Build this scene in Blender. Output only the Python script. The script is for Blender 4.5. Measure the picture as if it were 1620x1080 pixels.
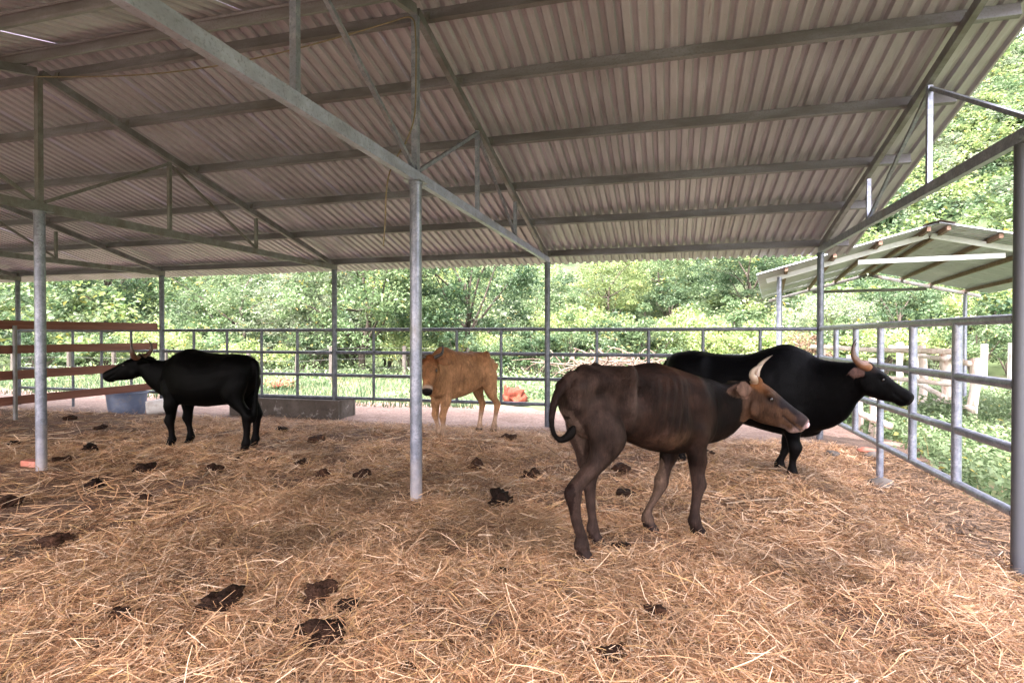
import bpy, bmesh, math, random
import numpy as np
from mathutils import Vector, Matrix
R = math.radians
sc = bpy.context.scene
for o in list(bpy.data.objects): bpy.data.objects.remove(o)

# ------------------------------------------------------------------ camera
CAM_H = 1.5
YAW = 15.35                       # the camera looks this far left of +Y (the truss direction)
cam_d = bpy.data.cameras.new('camera'); cam = bpy.data.objects.new('camera', cam_d)
sc.collection.objects.link(cam); sc.camera = cam
cam.location = (0, 0, CAM_H)
cam.rotation_euler = (R(90 - 0.57), 0, R(YAW))
cam_d.sensor_width = 36; cam_d.lens = 900/1620*36
cam_d.clip_start = .05; cam_d.clip_end = 3000

# ------------------------------------------------------------------ sky, sun, exposure
SUN_EL, SUN_AZ = 58, 200          # azimuth: direction the light comes from, clockwise from +Y
w = bpy.data.worlds.new('World'); sc.world = w; w.use_nodes = True
nt = w.node_tree; nt.nodes.clear()
sky = nt.nodes.new('ShaderNodeTexSky'); sky.sky_type = 'NISHITA'; sky.sun_disc = False
sky.sun_elevation = R(SUN_EL); sky.sun_rotation = R(SUN_AZ); sky.dust_density = 4; sky.air_density = 1.2
hs = nt.nodes.new('ShaderNodeHueSaturation'); hs.inputs['Saturation'].default_value = .30   # thin bright cloud
bg = nt.nodes.new('ShaderNodeBackground'); bg.inputs['Strength'].default_value = .15
wo = nt.nodes.new('ShaderNodeOutputWorld')
tn = nt.nodes.new('ShaderNodeMix'); tn.data_type = 'RGBA'; tn.blend_type = 'MULTIPLY'; tn.inputs['Factor'].default_value = 1; tn.inputs['B'].default_value = (1.05, .97, 1.0, 1)
nt.links.new(sky.outputs[0], hs.inputs['Color']); nt.links.new(hs.outputs[0], tn.inputs['A']); nt.links.new(tn.outputs['Result'], bg.inputs[0]); nt.links.new(bg.outputs[0], wo.inputs[0])
sun_d = bpy.data.lights.new('sun', 'SUN'); sun_d.energy = 1.5; sun_d.angle = R(14); sun_d.color = (1, .94, .90)
sun = bpy.data.objects.new('sun', sun_d); sc.collection.objects.link(sun)
_a = R(SUN_AZ); _e = R(SUN_EL)
sdir = Vector((math.sin(_a)*math.cos(_e), math.cos(_a)*math.cos(_e), math.sin(_e)))
sun.location = sdir*60; sun.rotation_euler = (-sdir).to_track_quat('-Z', 'Y').to_euler()
sc.view_settings.view_transform = 'Standard'; sc.view_settings.look = 'None'
sc.view_settings.gamma = 1; sc.view_settings.use_curve_mapping = False
sc.view_settings.exposure = 3.8
sc.cycles.max_bounces = 10; sc.cycles.diffuse_bounces = 6; sc.cycles.transmission_bounces = 4
sc.cycles.transparent_max_bounces = 8

rng = np.random.default_rng(7); random.seed(7)
COL = sc.collection

# ------------------------------------------------------------------ helpers
def tag(o, label=None, cat=None, group=None, kind=None):
    if label: o['label'] = label
    if cat: o['category'] = cat
    if group: o['group'] = group
    if kind: o['kind'] = kind
    return o
def empty(name, loc=(0, 0, 0), rz=0):
    o = bpy.data.objects.new(name, None); COL.objects.link(o)
    o.location = loc; o.rotation_euler.z = rz; o.empty_display_size = .1
    return o
def link(name, me, mat=None, parent=None, smooth=False):
    o = bpy.data.objects.new(name, me); COL.objects.link(o)
    if mat is not None and not me.materials: me.materials.append(mat)
    if smooth and len(me.polygons): me.polygons.foreach_set('use_smooth', np.ones(len(me.polygons), bool))
    if parent: o.parent = parent
    return o
def mesh(name, V, F):
    me = bpy.data.meshes.new(name); me.from_pydata([tuple(v) for v in V], [], [tuple(f) for f in F]); me.update(); return me
def np_mesh(name, V, F, col=None):
    """V (n,3), F (m,k) numpy arrays; col per-vertex colour (n,3)."""
    V = np.asarray(V, np.float32); F = np.asarray(F, np.int32); m, k = F.shape
    me = bpy.data.meshes.new(name)
    me.vertices.add(len(V)); me.vertices.foreach_set('co', V.ravel())
    me.loops.add(m*k); me.loops.foreach_set('vertex_index', F.ravel())
    me.polygons.add(m); me.polygons.foreach_set('loop_start', np.arange(0, m*k, k, dtype=np.int32))
    me.update(calc_edges=True)
    if col is not None: set_col(me, col)
    return me
def set_col(me, col):
    a = me.color_attributes.new('Col', 'FLOAT_COLOR', 'POINT')
    c = np.ones((len(me.vertices), 4), np.float32); c[:, :3] = col
    a.data.foreach_set('color', c.ravel())
class MB:
    """collects solid pieces, builds ONE mesh object"""
    def __init__(s): s.V = []; s.F = []
    def add(s, V, F):
        n = len(s.V); s.V += [tuple(v) for v in V]; s.F += [tuple(i+n for i in f) for f in F]; return s
    def box(s, a, b):
        x0, y0, z0 = a; x1, y1, z1 = b
        return s.add([(x0,y0,z0),(x1,y0,z0),(x1,y1,z0),(x0,y1,z0),(x0,y0,z1),(x1,y0,z1),(x1,y1,z1),(x0,y1,z1)],
              [(0,3,2,1),(4,5,6,7),(0,1,5,4),(1,2,6,5),(2,3,7,6),(3,0,4,7)])
    def beam(s, p, q, w, h, up=(0, 0, 1)):
        p = Vector(p); q = Vector(q); t = (q-p).normalized(); u = Vector(up)
        if abs(t.dot(u)) > .98: u = Vector((0, 1, 0))
        sd = t.cross(u).normalized(); u = sd.cross(t).normalized()
        V = []
        for c in (p, q):
            for a, b in ((-1,-1),(1,-1),(1,1),(-1,1)): V.append(c + sd*a*w/2 + u*b*h/2)
        return s.add(V, [(0,3,2,1),(4,5,6,7),(0,1,5,4),(1,2,6,5),(2,3,7,6),(3,0,4,7)][::1])
    def tube(s, pts, r, n=10, jit=0, cap=True):
        pts = [Vector(p) for p in pts]; rr = r if hasattr(r, '__len__') else [r]*len(pts)
        V = []; F = []; u = None
        for i, p in enumerate(pts):
            t = (pts[min(i+1, len(pts)-1)] - pts[max(i-1, 0)]).normalized()
            if u is None:
                u = t.orthogonal().normalized()
            u = (u - t*u.dot(t)).normalized(); v = t.cross(u)
            for k in range(n):
                a = 2*math.pi*k/n; rad = rr[i]*(1 + (random.uniform(-jit, jit) if jit else 0))
                V.append(p + u*math.cos(a)*rad + v*math.sin(a)*rad)
        for i in range(len(pts)-1):
            for k in range(n):
                F.append((i*n+k, i*n+(k+1) % n, (i+1)*n+(k+1) % n, (i+1)*n+k))
        if cap:
            F.append(tuple(range(n))[::-1]); F.append(tuple((len(pts)-1)*n+k for k in range(n)))
        return s.add(V, F)
    def prof(s, p, q, poly, side, up):
        """extrude a closed 2-D polygon from p to q"""
        p = Vector(p); q = Vector(q); side = Vector(side); up = Vector(up); n = len(poly)
        V = [c + side*a + up*b for c in (p, q) for a, b in poly]
        return s.add(V, [(i, (i+1) % n, n+(i+1) % n, n+i) for i in range(n)] + [tuple(range(n))[::-1], tuple(range(n, 2*n))])
    def build(s, name, mat, parent=None, smooth=False, auto=False):
        me = mesh(name, s.V, s.F)
        bm = bmesh.new(); bm.from_mesh(me); bmesh.ops.recalc_face_normals(bm, faces=bm.faces); bm.to_mesh(me); bm.free()
        o = link(name, me, mat, parent, smooth)
        if auto: shade_auto(me)
        return o
def shade_auto(me, ang=40):
    me.polygons.foreach_set('use_smooth', np.ones(len(me.polygons), bool))
    bm = bmesh.new(); bm.from_mesh(me)
    for e in bm.edges:
        e.smooth = not (len(e.link_faces) == 2 and e.calc_face_angle(0) > R(ang))
    bm.to_mesh(me); bm.free()
def copy_tree(o, parent=None):
    c = o.copy(); COL.objects.link(c); c.parent = parent
    for ch in list(o.children): copy_tree(ch, c)
    return c
def vnoise(x, y, s, seed=0):
    """cheap smooth value noise on numpy arrays, range -1..1"""
    x = np.asarray(x, float)/s + 1000; y = np.asarray(y, float)/s + 1000
    xi = np.floor(x).astype(np.int64); yi = np.floor(y).astype(np.int64); fx = x-xi; fy = y-yi
    fx = fx*fx*(3-2*fx); fy = fy*fy*(3-2*fy)
    def h(a, b):
        n = (a*374761393 + b*668265263 + seed*1442695041) & 0x7fffffff
        n = ((n ^ (n >> 13))*1274126177) & 0x7fffffff
        return ((n ^ (n >> 16)) & 0xffff)/32767.5 - 1
    return (h(xi,yi)*(1-fx)+h(xi+1,yi)*fx)*(1-fy) + (h(xi,yi+1)*(1-fx)+h(xi+1,yi+1)*fx)*fy
def sstep(a, b, x):
    t = np.clip((np.asarray(x, float)-a)/(b-a), 0, 1); return t*t*(3-2*t)

# ------------------------------------------------------------------ materials
def mat(name, base=(.5,.5,.5), rough=.6, metal=0, noise=None, bump=None, attr=False, spec=.5, transl=0, objrand=None, zfade=None):
    """noise: list of (scale, colour, lo, hi, stretch) mixed over base in turn; bump: (scale, strength, distance)"""
    m = bpy.data.materials.new(name); m.use_nodes = True; n = m.node_tree; n.nodes.clear()
    out = n.nodes.new('ShaderNodeOutputMaterial'); p = n.nodes.new('ShaderNodeBsdfPrincipled')
    p.inputs['Roughness'].default_value = rough; p.inputs['Metallic'].default_value = metal
    p.inputs['Specular IOR Level'].default_value = spec
    tc = n.nodes.new('ShaderNodeTexCoord')
    if attr:
        a = n.nodes.new('ShaderNodeAttribute'); a.attribute_name = 'Col'; c = a.outputs['Color']
    else:
        rgb = n.nodes.new('ShaderNodeRGB'); rgb.outputs[0].default_value = (*base, 1); c = rgb.outputs[0]
    for k, (scale, colr, lo, hi, st) in enumerate(noise or []):
        mp = n.nodes.new('ShaderNodeMapping'); mp.inputs['Scale'].default_value = st
        mp.inputs['Location'].default_value = (k*3.1, k*1.7, k*5.3)
        n.links.new(tc.outputs['Object'], mp.inputs[0])
        nz = n.nodes.new('ShaderNodeTexNoise'); nz.inputs['Scale'].default_value = scale; nz.inputs['Detail'].default_value = 6
        nz.inputs['Roughness'].default_value = .62
        n.links.new(mp.outputs[0], nz.inputs['Vector'])
        mr = n.nodes.new('ShaderNodeMapRange'); mr.inputs['From Min'].default_value = lo; mr.inputs['From Max'].default_value = hi
        n.links.new(nz.outputs['Fac'], mr.inputs['Value'])
        mx = n.nodes.new('ShaderNodeMix'); mx.data_type = 'RGBA'
        n.links.new(mr.outputs[0], mx.inputs['Factor']); n.links.new(c, mx.inputs['A'])
        if len(colr) == 1:                                   # multiply by a factor
            mul = n.nodes.new('ShaderNodeMix'); mul.data_type = 'RGBA'; mul.blend_type = 'MULTIPLY'; mul.inputs['Factor'].default_value = 1
            n.links.new(c, mul.inputs['A']); mul.inputs['B'].default_value = (colr[0],)*3 + (1,)
            n.links.new(mul.outputs['Result'], mx.inputs['B'])
        else: mx.inputs['B'].default_value = (*colr, 1)
        c = mx.outputs['Result']
    if zfade:                                                # colour of the lowest, rubbed part
        sx = n.nodes.new('ShaderNodeSeparateXYZ'); gm = n.nodes.new('ShaderNodeNewGeometry'); n.links.new(gm.outputs['Position'], sx.inputs[0])
        nz = n.nodes.new('ShaderNodeTexNoise'); nz.inputs['Scale'].default_value = 9; n.links.new(gm.outputs['Position'], nz.inputs['Vector'])
        ma = n.nodes.new('ShaderNodeMath'); ma.operation = 'MULTIPLY_ADD'; ma.inputs[1].default_value = .5; n.links.new(nz.outputs['Fac'], ma.inputs[0]); n.links.new(sx.outputs['Z'], ma.inputs[2])
        mr = n.nodes.new('ShaderNodeMapRange'); mr.inputs['From Min'].default_value = zfade[0]; mr.inputs['From Max'].default_value = zfade[1]; mr.inputs['To Min'].default_value = .85; mr.inputs['To Max'].default_value = 0
        n.links.new(ma.outputs[0], mr.inputs['Value']); mx = n.nodes.new('ShaderNodeMix'); mx.data_type = 'RGBA'; n.links.new(mr.outputs[0], mx.inputs['Factor']); n.links.new(c, mx.inputs['A']); mx.inputs['B'].default_value = (*zfade[2], 1); c = mx.outputs['Result']
    if objrand:                                              # piece-to-piece variation
        oi = n.nodes.new('ShaderNodeObjectInfo'); mr = n.nodes.new('ShaderNodeMapRange'); mr.inputs['To Min'].default_value = objrand[0]; mr.inputs['To Max'].default_value = objrand[1]
        n.links.new(oi.outputs['Random'], mr.inputs['Value']); sc_ = n.nodes.new('ShaderNodeVectorMath'); sc_.operation = 'SCALE'; n.links.new(c, sc_.inputs[0]); n.links.new(mr.outputs[0], sc_.inputs['Scale']); c = sc_.outputs[0]
    n.links.new(c, p.inputs['Base Color'])
    if bump:
        mp = n.nodes.new('ShaderNodeMapping'); mp.inputs['Scale'].default_value = bump[3] if len(bump) > 3 else (1,1,1)
        n.links.new(tc.outputs['Object'], mp.inputs[0])
        nz = n.nodes.new('ShaderNodeTexNoise'); nz.inputs['Scale'].default_value = bump[0]; nz.inputs['Detail'].default_value = 5
        n.links.new(mp.outputs[0], nz.inputs['Vector'])
        b = n.nodes.new('ShaderNodeBump'); b.inputs['Strength'].default_value = bump[1]; b.inputs['Distance'].default_value = bump[2]
        n.links.new(nz.outputs['Fac'], b.inputs['Height']); n.links.new(b.outputs[0], p.inputs['Normal'])
    sh = p.outputs[0]
    if transl:
        t = n.nodes.new('ShaderNodeBsdfTranslucent'); n.links.new(c, t.inputs['Color'])
        ms = n.nodes.new('ShaderNodeMixShader'); ms.inputs[0].default_value = transl
        n.links.new(sh, ms.inputs[1]); n.links.new(t.outputs[0], ms.inputs[2]); sh = ms.outputs[0]
    n.links.new(sh, out.inputs['Surface'])
    return m
one = (1,1,1)
M = {}
M['galv'] = mat('galvanised_steel', (.21,.225,.285), .36, .45, [(14,(.35,.365,.45),.42,.68,one),(55,(.12,.13,.165),.5,.75,one),(4,(.22,.19,.165),.52,.8,(1,1,.4)),(120,(.08,.08,.085),.66,.72,one)], (60,.15,.004))
M['galv_old'] = mat('weathered_steel', (.15,.145,.14), .5, .35, [(9,(.23,.23,.235),.4,.7,one),(5,(.10,.075,.055),.5,.75,(1,1,.3)),(70,(.11,.1,.09),.5,.8,one)], (50,.15,.004))
M['purlin'] = mat('purlin_steel', (.155,.145,.16), .45, .3, [(6,(.25,.245,.285),.42,.7,(.2,1,1)),(3,(.085,.074,.068),.48,.75,(.3,1,1)),(60,(.13,.12,.11),.5,.8,one)], (40,.12,.004))
M['galv_post'] = mat('galvanised_post', (.165,.175,.225), .36, .45, [(14,(.30,.31,.38),.42,.68,one),(55,(.095,.10,.13),.5,.75,one),(4,(.20,.165,.14),.52,.8,(1,1,.4)),(120,(.05,.05,.055),.66,.72,one)], (60,.15,.004), zfade=(.45, .85, (.40,.36,.36)))
M['dark_pipe'] = mat('dark_pipe', (.085,.088,.105), .5, .4, [(12,(.09,.095,.105),.45,.75,one)], (60,.1,.003))
M['sheet'] = mat('roof_sheet', (.40,.375,.435), .38, .2, [(1.6,(.31,.285,.33),.4,.7,(1,.25,1)),(10,(.49,.465,.54),.5,.75,(2,.15,1)),(40,(.29,.26,.29),.58,.8,one),(.35,(.25,.215,.235),.5,.75,one),(26,(.14,.09,.065),.64,.76,(1,.06,1))], (30,.06,.004), objrand=(.86, 1.1))
M['sheet_old'] = mat('shelter_sheet', (.36,.375,.42), .5, .15, [(2.5,(.46,.47,.52),.4,.7,(1,.4,1)),(6,(.25,.235,.23),.55,.8,one)], (30,.1,.004))
M['rust'] = mat('rusty_steel', (.13,.072,.045), .7, .1, [(8,(.20,.135,.095),.42,.7,one),(30,(.07,.04,.027),.5,.8,one)], (40,.3,.004))
M['white_steel'] = mat('white_painted_steel', (.68,.70,.72), .45, 0, [(8,(.52,.54,.56),.5,.8,one)])
M['board'] = mat('red_brown_board', (.15,.046,.028), .6, 0, [(5,(.22,.085,.055),.4,.7,(6,.25,6)),(16,(.085,.026,.017),.5,.75,(6,.2,6))], (25,.2,.006,(6,.2,6)))
M['log'] = mat('peeled_log', (.52,.42,.36), .8, 0, [(7,(.66,.58,.52),.42,.62,(1,1,.35)),(12,(.36,.15,.09),.56,.72,(1,1,.3)),(40,(.25,.18,.14),.55,.8,(1,1,.2))], (20,.5,.015,(1,1,.25)))
M['wood_grey'] = mat('old_fence_post', (.055,.045,.036), .85, 0, [(12,(.10,.088,.076),.45,.7,(1,1,.2))], (25,.5,.01,(1,1,.2)))
M['branch'] = mat('cut_branch', (.115,.078,.058), .85, 0, [(6,(.22,.165,.13),.45,.75,one),(12,(.05,.033,.024),.5,.75,one)])
M['bark'] = mat('tree_bark', (.050,.038,.028), .9, 0, [(5,(.095,.078,.06),.45,.7,(1,1,.3))], (12,.6,.03,(1,1,.3)))
M['rope'] = mat('old_rope', (.15,.115,.075), .9, 0, [(40,(.22,.175,.115),.4,.7,one)], (120,.4,.003))
M['concrete'] = mat('trough_concrete', (.070,.056,.046), .9, 0, [(3,(.11,.092,.078),.45,.7,one),(5,(.34,.32,.30),.60,.70,one),(14,(.035,.027,.022),.5,.8,one)], (30,.4,.01))
M['tub'] = mat('blue_plastic', (.10,.125,.20), .5, 0, [(4,(.17,.20,.28),.45,.7,one),(9,(.22,.19,.17),.55,.8,(1,1,.6))])
M['bucket'] = mat('dirty_white_plastic', (.70,.67,.64), .5, 0, [(6,(.42,.33,.27),.5,.75,one)])
M['dung'] = mat('cow_dung', (.014,.0065,.0038), .8, 0, [(14,(.032,.015,.0085),.45,.72,one),(45,(.055,.032,.017),.6,.8,one)], (45,1,.02), spec=.12, objrand=(.55, 2.1))
M['brick'] = mat('red_brick', (.42,.14,.09), .85, 0, [(12,(.52,.24,.18),.45,.7,one)], (30,.4,.006))
M['stone'] = mat('pale_stone', (.13,.11,.095), .85, 0, [(8,(.075,.058,.046),.45,.7,one)], (20,.5,.01))
M['clay'] = mat('red_clay', (.105,.016,.005), .9, 0, [(7,(.15,.036,.014),.4,.7,one),(18,(.15,.035,.016),.5,.75,one)], (25,.7,.02))
M['horn'] = mat('horn', attr=True, rough=.4, noise=[(12,(.65,),.45,.75,(1,1,.3))], bump=(40,.15,.003))
M['galv_backlit'] = mat('backlit_steel', (.085,.092,.11), .42, .5, [(14,(.16,.17,.20),.42,.68,one),(55,(.05,.055,.065),.5,.75,one)], (60,.15,.004))  # galvanised steel with the shade of backlight put into its colour
M['post_conc'] = mat('weathered_concrete', (.16,.15,.14), .9, 0, [(6,(.24,.23,.22),.42,.68,one),(3,(.09,.085,.075),.5,.75,one)], (25,.5,.01))
M['chord'] = mat('lit_galvanised_box', (.34,.36,.49), .38, .4, [(10,(.46,.48,.63),.42,.7,one),(4,(.20,.195,.22),.50,.75,(1,.3,1)),(60,(.17,.17,.20),.54,.74,one),(18,(.16,.10,.07),.66,.76,(1,.5,1))], (50,.12,.004))  # middle truss chord: light from the open side put into the colour
M['eye'] = mat('eye', (.008,.005,.004), .08)
M['hide'] = mat('short_coat', attr=True, rough=.62, spec=.06, noise=[(4,(.55,),.45,.70,(1,1,1)),(9,(1.5,),.5,.72,(1,1,.7)),(24,(.6,),.48,.72,(1,1,.35)),(90,(1.5,),.5,.72,(1,1,.16))], bump=(110,.7,.005,(1,1,.2)))
M['hide_black'] = mat('black_coat', attr=True, rough=.55, spec=.055, noise=[(4,(.6,),.45,.70,one),(22,(1.8,),.5,.75,(1,1,.35)),(80,(.55,),.48,.72,(1,1,.22))], bump=(130,.6,.004,(1,1,.25)))
M['straw'] = mat('straw', attr=True, rough=.55, spec=.35, transl=.12)
M['litter'] = mat('trodden_straw_litter', (.125,.062,.034), .95, 0, [(2.2,(.07,.032,.018),.45,.7,one),(9,(.20,.11,.062),.5,.75,one),(70,(.30,.18,.105),.52,.68,(6,1,1)),(70,(.32,.20,.12),.54,.68,(1,6,1)),(50,(.035,.016,.009),.50,.66,(1,1,1))], (60,.9,.03))
M['dirt'] = mat('pink_packed_dirt', (.25,.165,.128), .95, 0, [(1.3,(.185,.112,.082),.45,.7,one),(6,(.33,.235,.19),.5,.7,one),(22,(.10,.058,.042),.50,.66,one),(60,(.40,.30,.25),.56,.7,one)], (25,1,.03))
M['field'] = mat('field_soil_and_turf', (.055,.078,.028), .95, 0, [(.35,(.09,.11,.042),.42,.62,one),(.9,(.17,.115,.075),.56,.68,one),(5,(.04,.06,.018),.48,.7,one)], (8,.8,.05))
M['hill'] = mat('hill_soil', (.035,.055,.018), .95, 0, [(.08,(.06,.085,.028),.45,.65,one),(.5,(.02,.03,.012),.5,.7,one)])
M['leaf'] = mat('leaves', attr=True, objrand=(.9, 1.25), rough=.5, spec=.35, transl=.42)
M['muck'] = mat('trampled_muck', (.085,.052,.036), .95, 0, [(3,(.14,.088,.06),.45,.65,one),(14,(.045,.026,.018),.48,.7,one),(45,(.22,.15,.10),.58,.72,one)], (35,.9,.03))
M['slab'] = mat('floor_edge_concrete', (.30,.25,.21), .95, 0, [(3,(.22,.15,.11),.42,.65,one),(12,(.42,.37,.33),.5,.72,one)], (25,.6,.015))
# ------------------------------------------------------------------ terrain
_c, _s = math.cos(R(YAW)), math.sin(R(YAW))
def c2w(lat, fwd, z=0):           # metres right / ahead of the standing point -> world
    return Vector((lat*_c - fwd*_s, lat*_s + fwd*_c, z))
def z_ground(X, Y):
    X = np.asarray(X, float); Y = np.asarray(Y, float)
    return -.06 - .14*sstep(2.3, 3.6, X) + .03*vnoise(X, Y, 1.7, 3)*sstep(2.2, 3.5, X) + .04*vnoise(X, Y, 3.1, 4)*sstep(12, 16, Y)
def z_bed(X, Y):
    X = np.asarray(X, float); Y = np.asarray(Y, float)
    ex = X + .10*vnoise(Y, X, .7, 21); ey = Y + .12*vnoise(X, Y, .6, 22)
    f = (1 - sstep(1.25, 2.22, ex))*(1 - sstep(7.2, 8.7, ey))
    e = (1 - sstep(2.05, 2.30, ex))*(1 - sstep(8.5, 8.85, ey))
    return -.10 + .09*e + .16*f + .045*np.exp(-((X+1.92)**2+(Y-4.13)**2)/.03) + .04*np.exp(-((X+5.9)**2+(Y-4.13)**2)/.035) + e*(.030*vnoise(X, Y, .55, 1) + .020*vnoise(X, Y, .19, 2) + .008*vnoise(X, Y, .07, 5))
def grid_mesh(name, xs, ys, zf, matl, smooth=True, **kw):
    X, Y = np.meshgrid(xs, ys); Z = zf(X, Y)
    V = np.stack([X.ravel(), Y.ravel(), Z.ravel()], 1); nx, ny = len(xs), len(ys)
    i = (np.arange(ny-1)[:, None]*nx + np.arange(nx-1)[None, :]).ravel()
    F = np.stack([i, i+1, i+1+nx, i+nx], 1)
    o = link(name, np_mesh(name, V, F), matl, None, smooth); tag(o, **kw); return o
def spaced(a, b, fine, lo, hi):
    """coordinates from lo to hi, fine between a and b, growing outside"""
    c = list(np.arange(a, b+1e-6, fine)); st = fine
    x = a
    while x > lo: st *= 1.35; x = max(lo, x-st); c.insert(0, x)
    st = fine; x = c[-1]
    while x < hi: st *= 1.35; x = min(hi, x+st); c.append(x)
    return np.array(c)
grid_mesh('ground', spaced(-20, 20, .4, -700, 700), spaced(-3, 30, .4, -300, 900), z_ground, M['field'], kind='structure')
def z_dirt(X, Y):
    wx = X + .5*vnoise(X, Y, 1.1, 31) + .2*vnoise(X, Y, .35, 32); wy = Y + .9*vnoise(X, Y, 1.9, 33) + .3*vnoise(X, Y, .5, 34)
    e = (1 - sstep(3.0, 3.6, wx))*(1 - sstep(11.2, 12.4, wy))
    return z_ground(X, Y) - .05 + .10*e + e*(.018*vnoise(X, Y, .5, 35) + .010*vnoise(X, Y, .13, 36))
grid_mesh('dirt_yard', np.arange(-20, 4.3, .09), np.arange(-3.5, 13.4, .09), z_dirt, M['dirt'], kind='structure')
_dy = bpy.data.objects['dirt_yard'].data; _dy.materials.append(M['muck'])
for _p in _dy.polygons:
    if _p.center.x > 1.9 + .25*math.sin(_p.center.y*3.1) and _p.center.y < 9.6: _p.material_index = 1
grid_mesh('straw_litter_floor', np.arange(-14.5, 2.5, .05), np.arange(-1.2, 9.0, .05), z_bed, M['litter'], kind='structure')

def hill_z(r, th):
    k = .46 + .05*np.sin(th*2.3+1) + .03*np.sin(th*5.1)
    r0 = 33 + 4*np.sin(th*3+2)
    t = np.clip(r-r0, 0, None)
    z = k*t*t/(t+9)
    z = np.where(r > 165, z - (r-165)*.35, z)
    return z + sstep(0, 12, t)*(2.2*vnoise(r*np.sin(th), r*np.cos(th), 21, 8) + 1.0*vnoise(r*np.sin(th), r*np.cos(th), 8, 9)) - .5*(t <= 0)
rs = np.concatenate([np.arange(27, 70, 1.5), np.arange(70, 330, 5)]); ths = np.linspace(R(-115), R(95), 180)
RR, TT = np.meshgrid(rs, ths); Z = hill_z(RR, TT)
V = np.stack([(RR*np.sin(TT)).ravel(), (RR*np.cos(TT)).ravel(), Z.ravel()], 1); nx = len(rs); ny = len(ths)
i = (np.arange(ny-1)[:, None]*nx + np.arange(nx-1)[None, :]).ravel()
tag(link('hill', np_mesh('hill', V, np.stack([i, i+nx, i+nx+1, i+1], 1)), M['hill'], None, True), kind='structure')

# ------------------------------------------------------------------ cattle shed
TX = [2.14, -1.92, -5.9, -9.85, -13.8]
RY, EY0, EY1 = 4.13, -1.0, 9.2
CH, RH = 2.75, 4.05                         # bottom chord and ridge heights
SL = (RH-CH)/(EY1-RY)                       # rise over run
NS = Vector((0, SL, 1)).normalized()        # outward normal of the slope facing away (+Y)
shed = empty('cattle_shed', (-6, RY, 0))
tag(shed, 'open sided steel cattle shed with long corrugated roof on pipe posts', 'shed')
def sp(v): return Vector(v) - Vector((-6, RY, 0))       # world -> shed local
def zc(y): return RH - SL*abs(y-RY)         # centre line of the top chord
def pipe_post(x, y, ztop, r=.047):
    m = MB(); zb = -.3
    hs_ = [zb, .3, 1.0, 1.8, ztop-.02, ztop-.02, ztop]; rr = [r, r, r, r, r, r*1.18, r*1.18]
    m.tube([sp((x, y, z)) for z in hs_], rr, 16)
    return m.build('post', M['galv_backlit'] if y > 8 else M['galv_post'], shed, auto=True)
for i, x in enumerate(TX):
    for y in (EY0, RY + (.17 if i == 0 else 0), EY1):
        if i == 0 and y == EY0: y = -1.0
        if i == 0 and abs(y-RY) < .5:
            pm = MB(); pm.tube([sp((x, y, z)) for z in (-.3, .8, 1.8, 2.70)], .042, 16); pm.build('post', M['dark_pipe'], shed, auto=True)
        else: pipe_post(x, y, 2.705)
# base plates of the two middle-row posts seen in the straw are buried
for i, x in enumerate(TX):
    fr = MB(); fm = M['galv'] if i < 2 else M['galv_old']
    fr.beam(sp((x, EY0-.06, CH)), sp((x, EY1+.06, CH)), .05, .085)                 # bottom chord
    tops = []
    for sg in (1, -1):
        e = RY + sg*(EY1-RY+.04)
        tops.append(MB().beam(sp((x, RY+sg*.02, RH-.005)), sp((x, e, zc(e)+.045)), .048, .078))
    truss = fr.build('roof_truss', M['chord'] if i == 1 else fm, shed)
    for t_ in tops: t_.build('top_chord', M['purlin'], truss)
    def strut(nm, a, b, w=.045, hgt=.045, m_=None):
        MB().beam(sp(a), sp(b), w, hgt, up=(1, 0, 0)).build(nm, m_ or fm, truss)
    strut('king_post', (x, RY, CH+.043), (x, RY, RH-.045), .05, .05)
    for sg in (1, -1):
        y1, y2 = RY+sg*1.50, RY+sg*3.02
        dx = .004*sg
        strut('upright', (x, y1, CH+.043), (x, y1, zc(y1)-.04), .04, .04)
        strut('upright', (x, y2, CH+.043), (x, y2, zc(y2)-.04), .04, .04)
        strut('diagonal', (x+.003, RY+sg*.05, CH+.06), (x+.003, y1-sg*.03, zc(y1)-.075), .03, .03)
        strut('diagonal', (x+.003, y1+sg*.03, zc(y1)-.085), (x+.003, y2-sg*.03, CH+.06), .03, .03)
    MB().box(sp((x-.075, RY-.085, 2.7055)), sp((x+.075, RY+.085, 2.7065))).build('head_plate', M['galv'], truss)
# C-section purlins in overlapping lengths
CP = [(-.022,-.05),(.022,-.05),(.022,-.03),(.018,-.03),(.018,-.046),(-.018,-.046),(-.018,.046),(.018,.046),(.018,.03),(.022,.03),(.022,.05),(-.022,.05)]
for sg in (1, -1):
    nrm = Vector((0, sg*SL, 1)).normalized(); along = Vector((0, 1, -sg*SL)).normalized()
    for j, dy in enumerate((.16, .92, 1.90, 2.89, 3.90, 5.05)):
        y = RY + sg*dy
        cuts = [2.50, -.3-.35*(j % 3), -6.2-.4*(j % 2), -12.1, -18.3, -27.4]
        for k in range(5):
            x1, x0 = cuts[k]+(.12 if k else 0), cuts[k+1]
            off = nrm*(.039+.052 + .004*(k % 2))
            p = Vector((x0, y, zc(y))) + off + along*(.003*(k % 2)); q = Vector((x1, y, zc(y))) + off + along*(.003*(k % 2))
            MB().prof(sp(p), sp(q), [(a*sg, b) for a, b in CP], along, nrm).build('purlin', M['purlin'], shed)
        for x in TX:      # welded cleats
            c = Vector((x+.03, y-sg*.03, zc(y))) + nrm*.045
            MB().beam(sp(c), sp(c+nrm*.07), .05, .006, up=(0, 1, 0)).build('cleat', M['galv_old'], shed)
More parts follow.
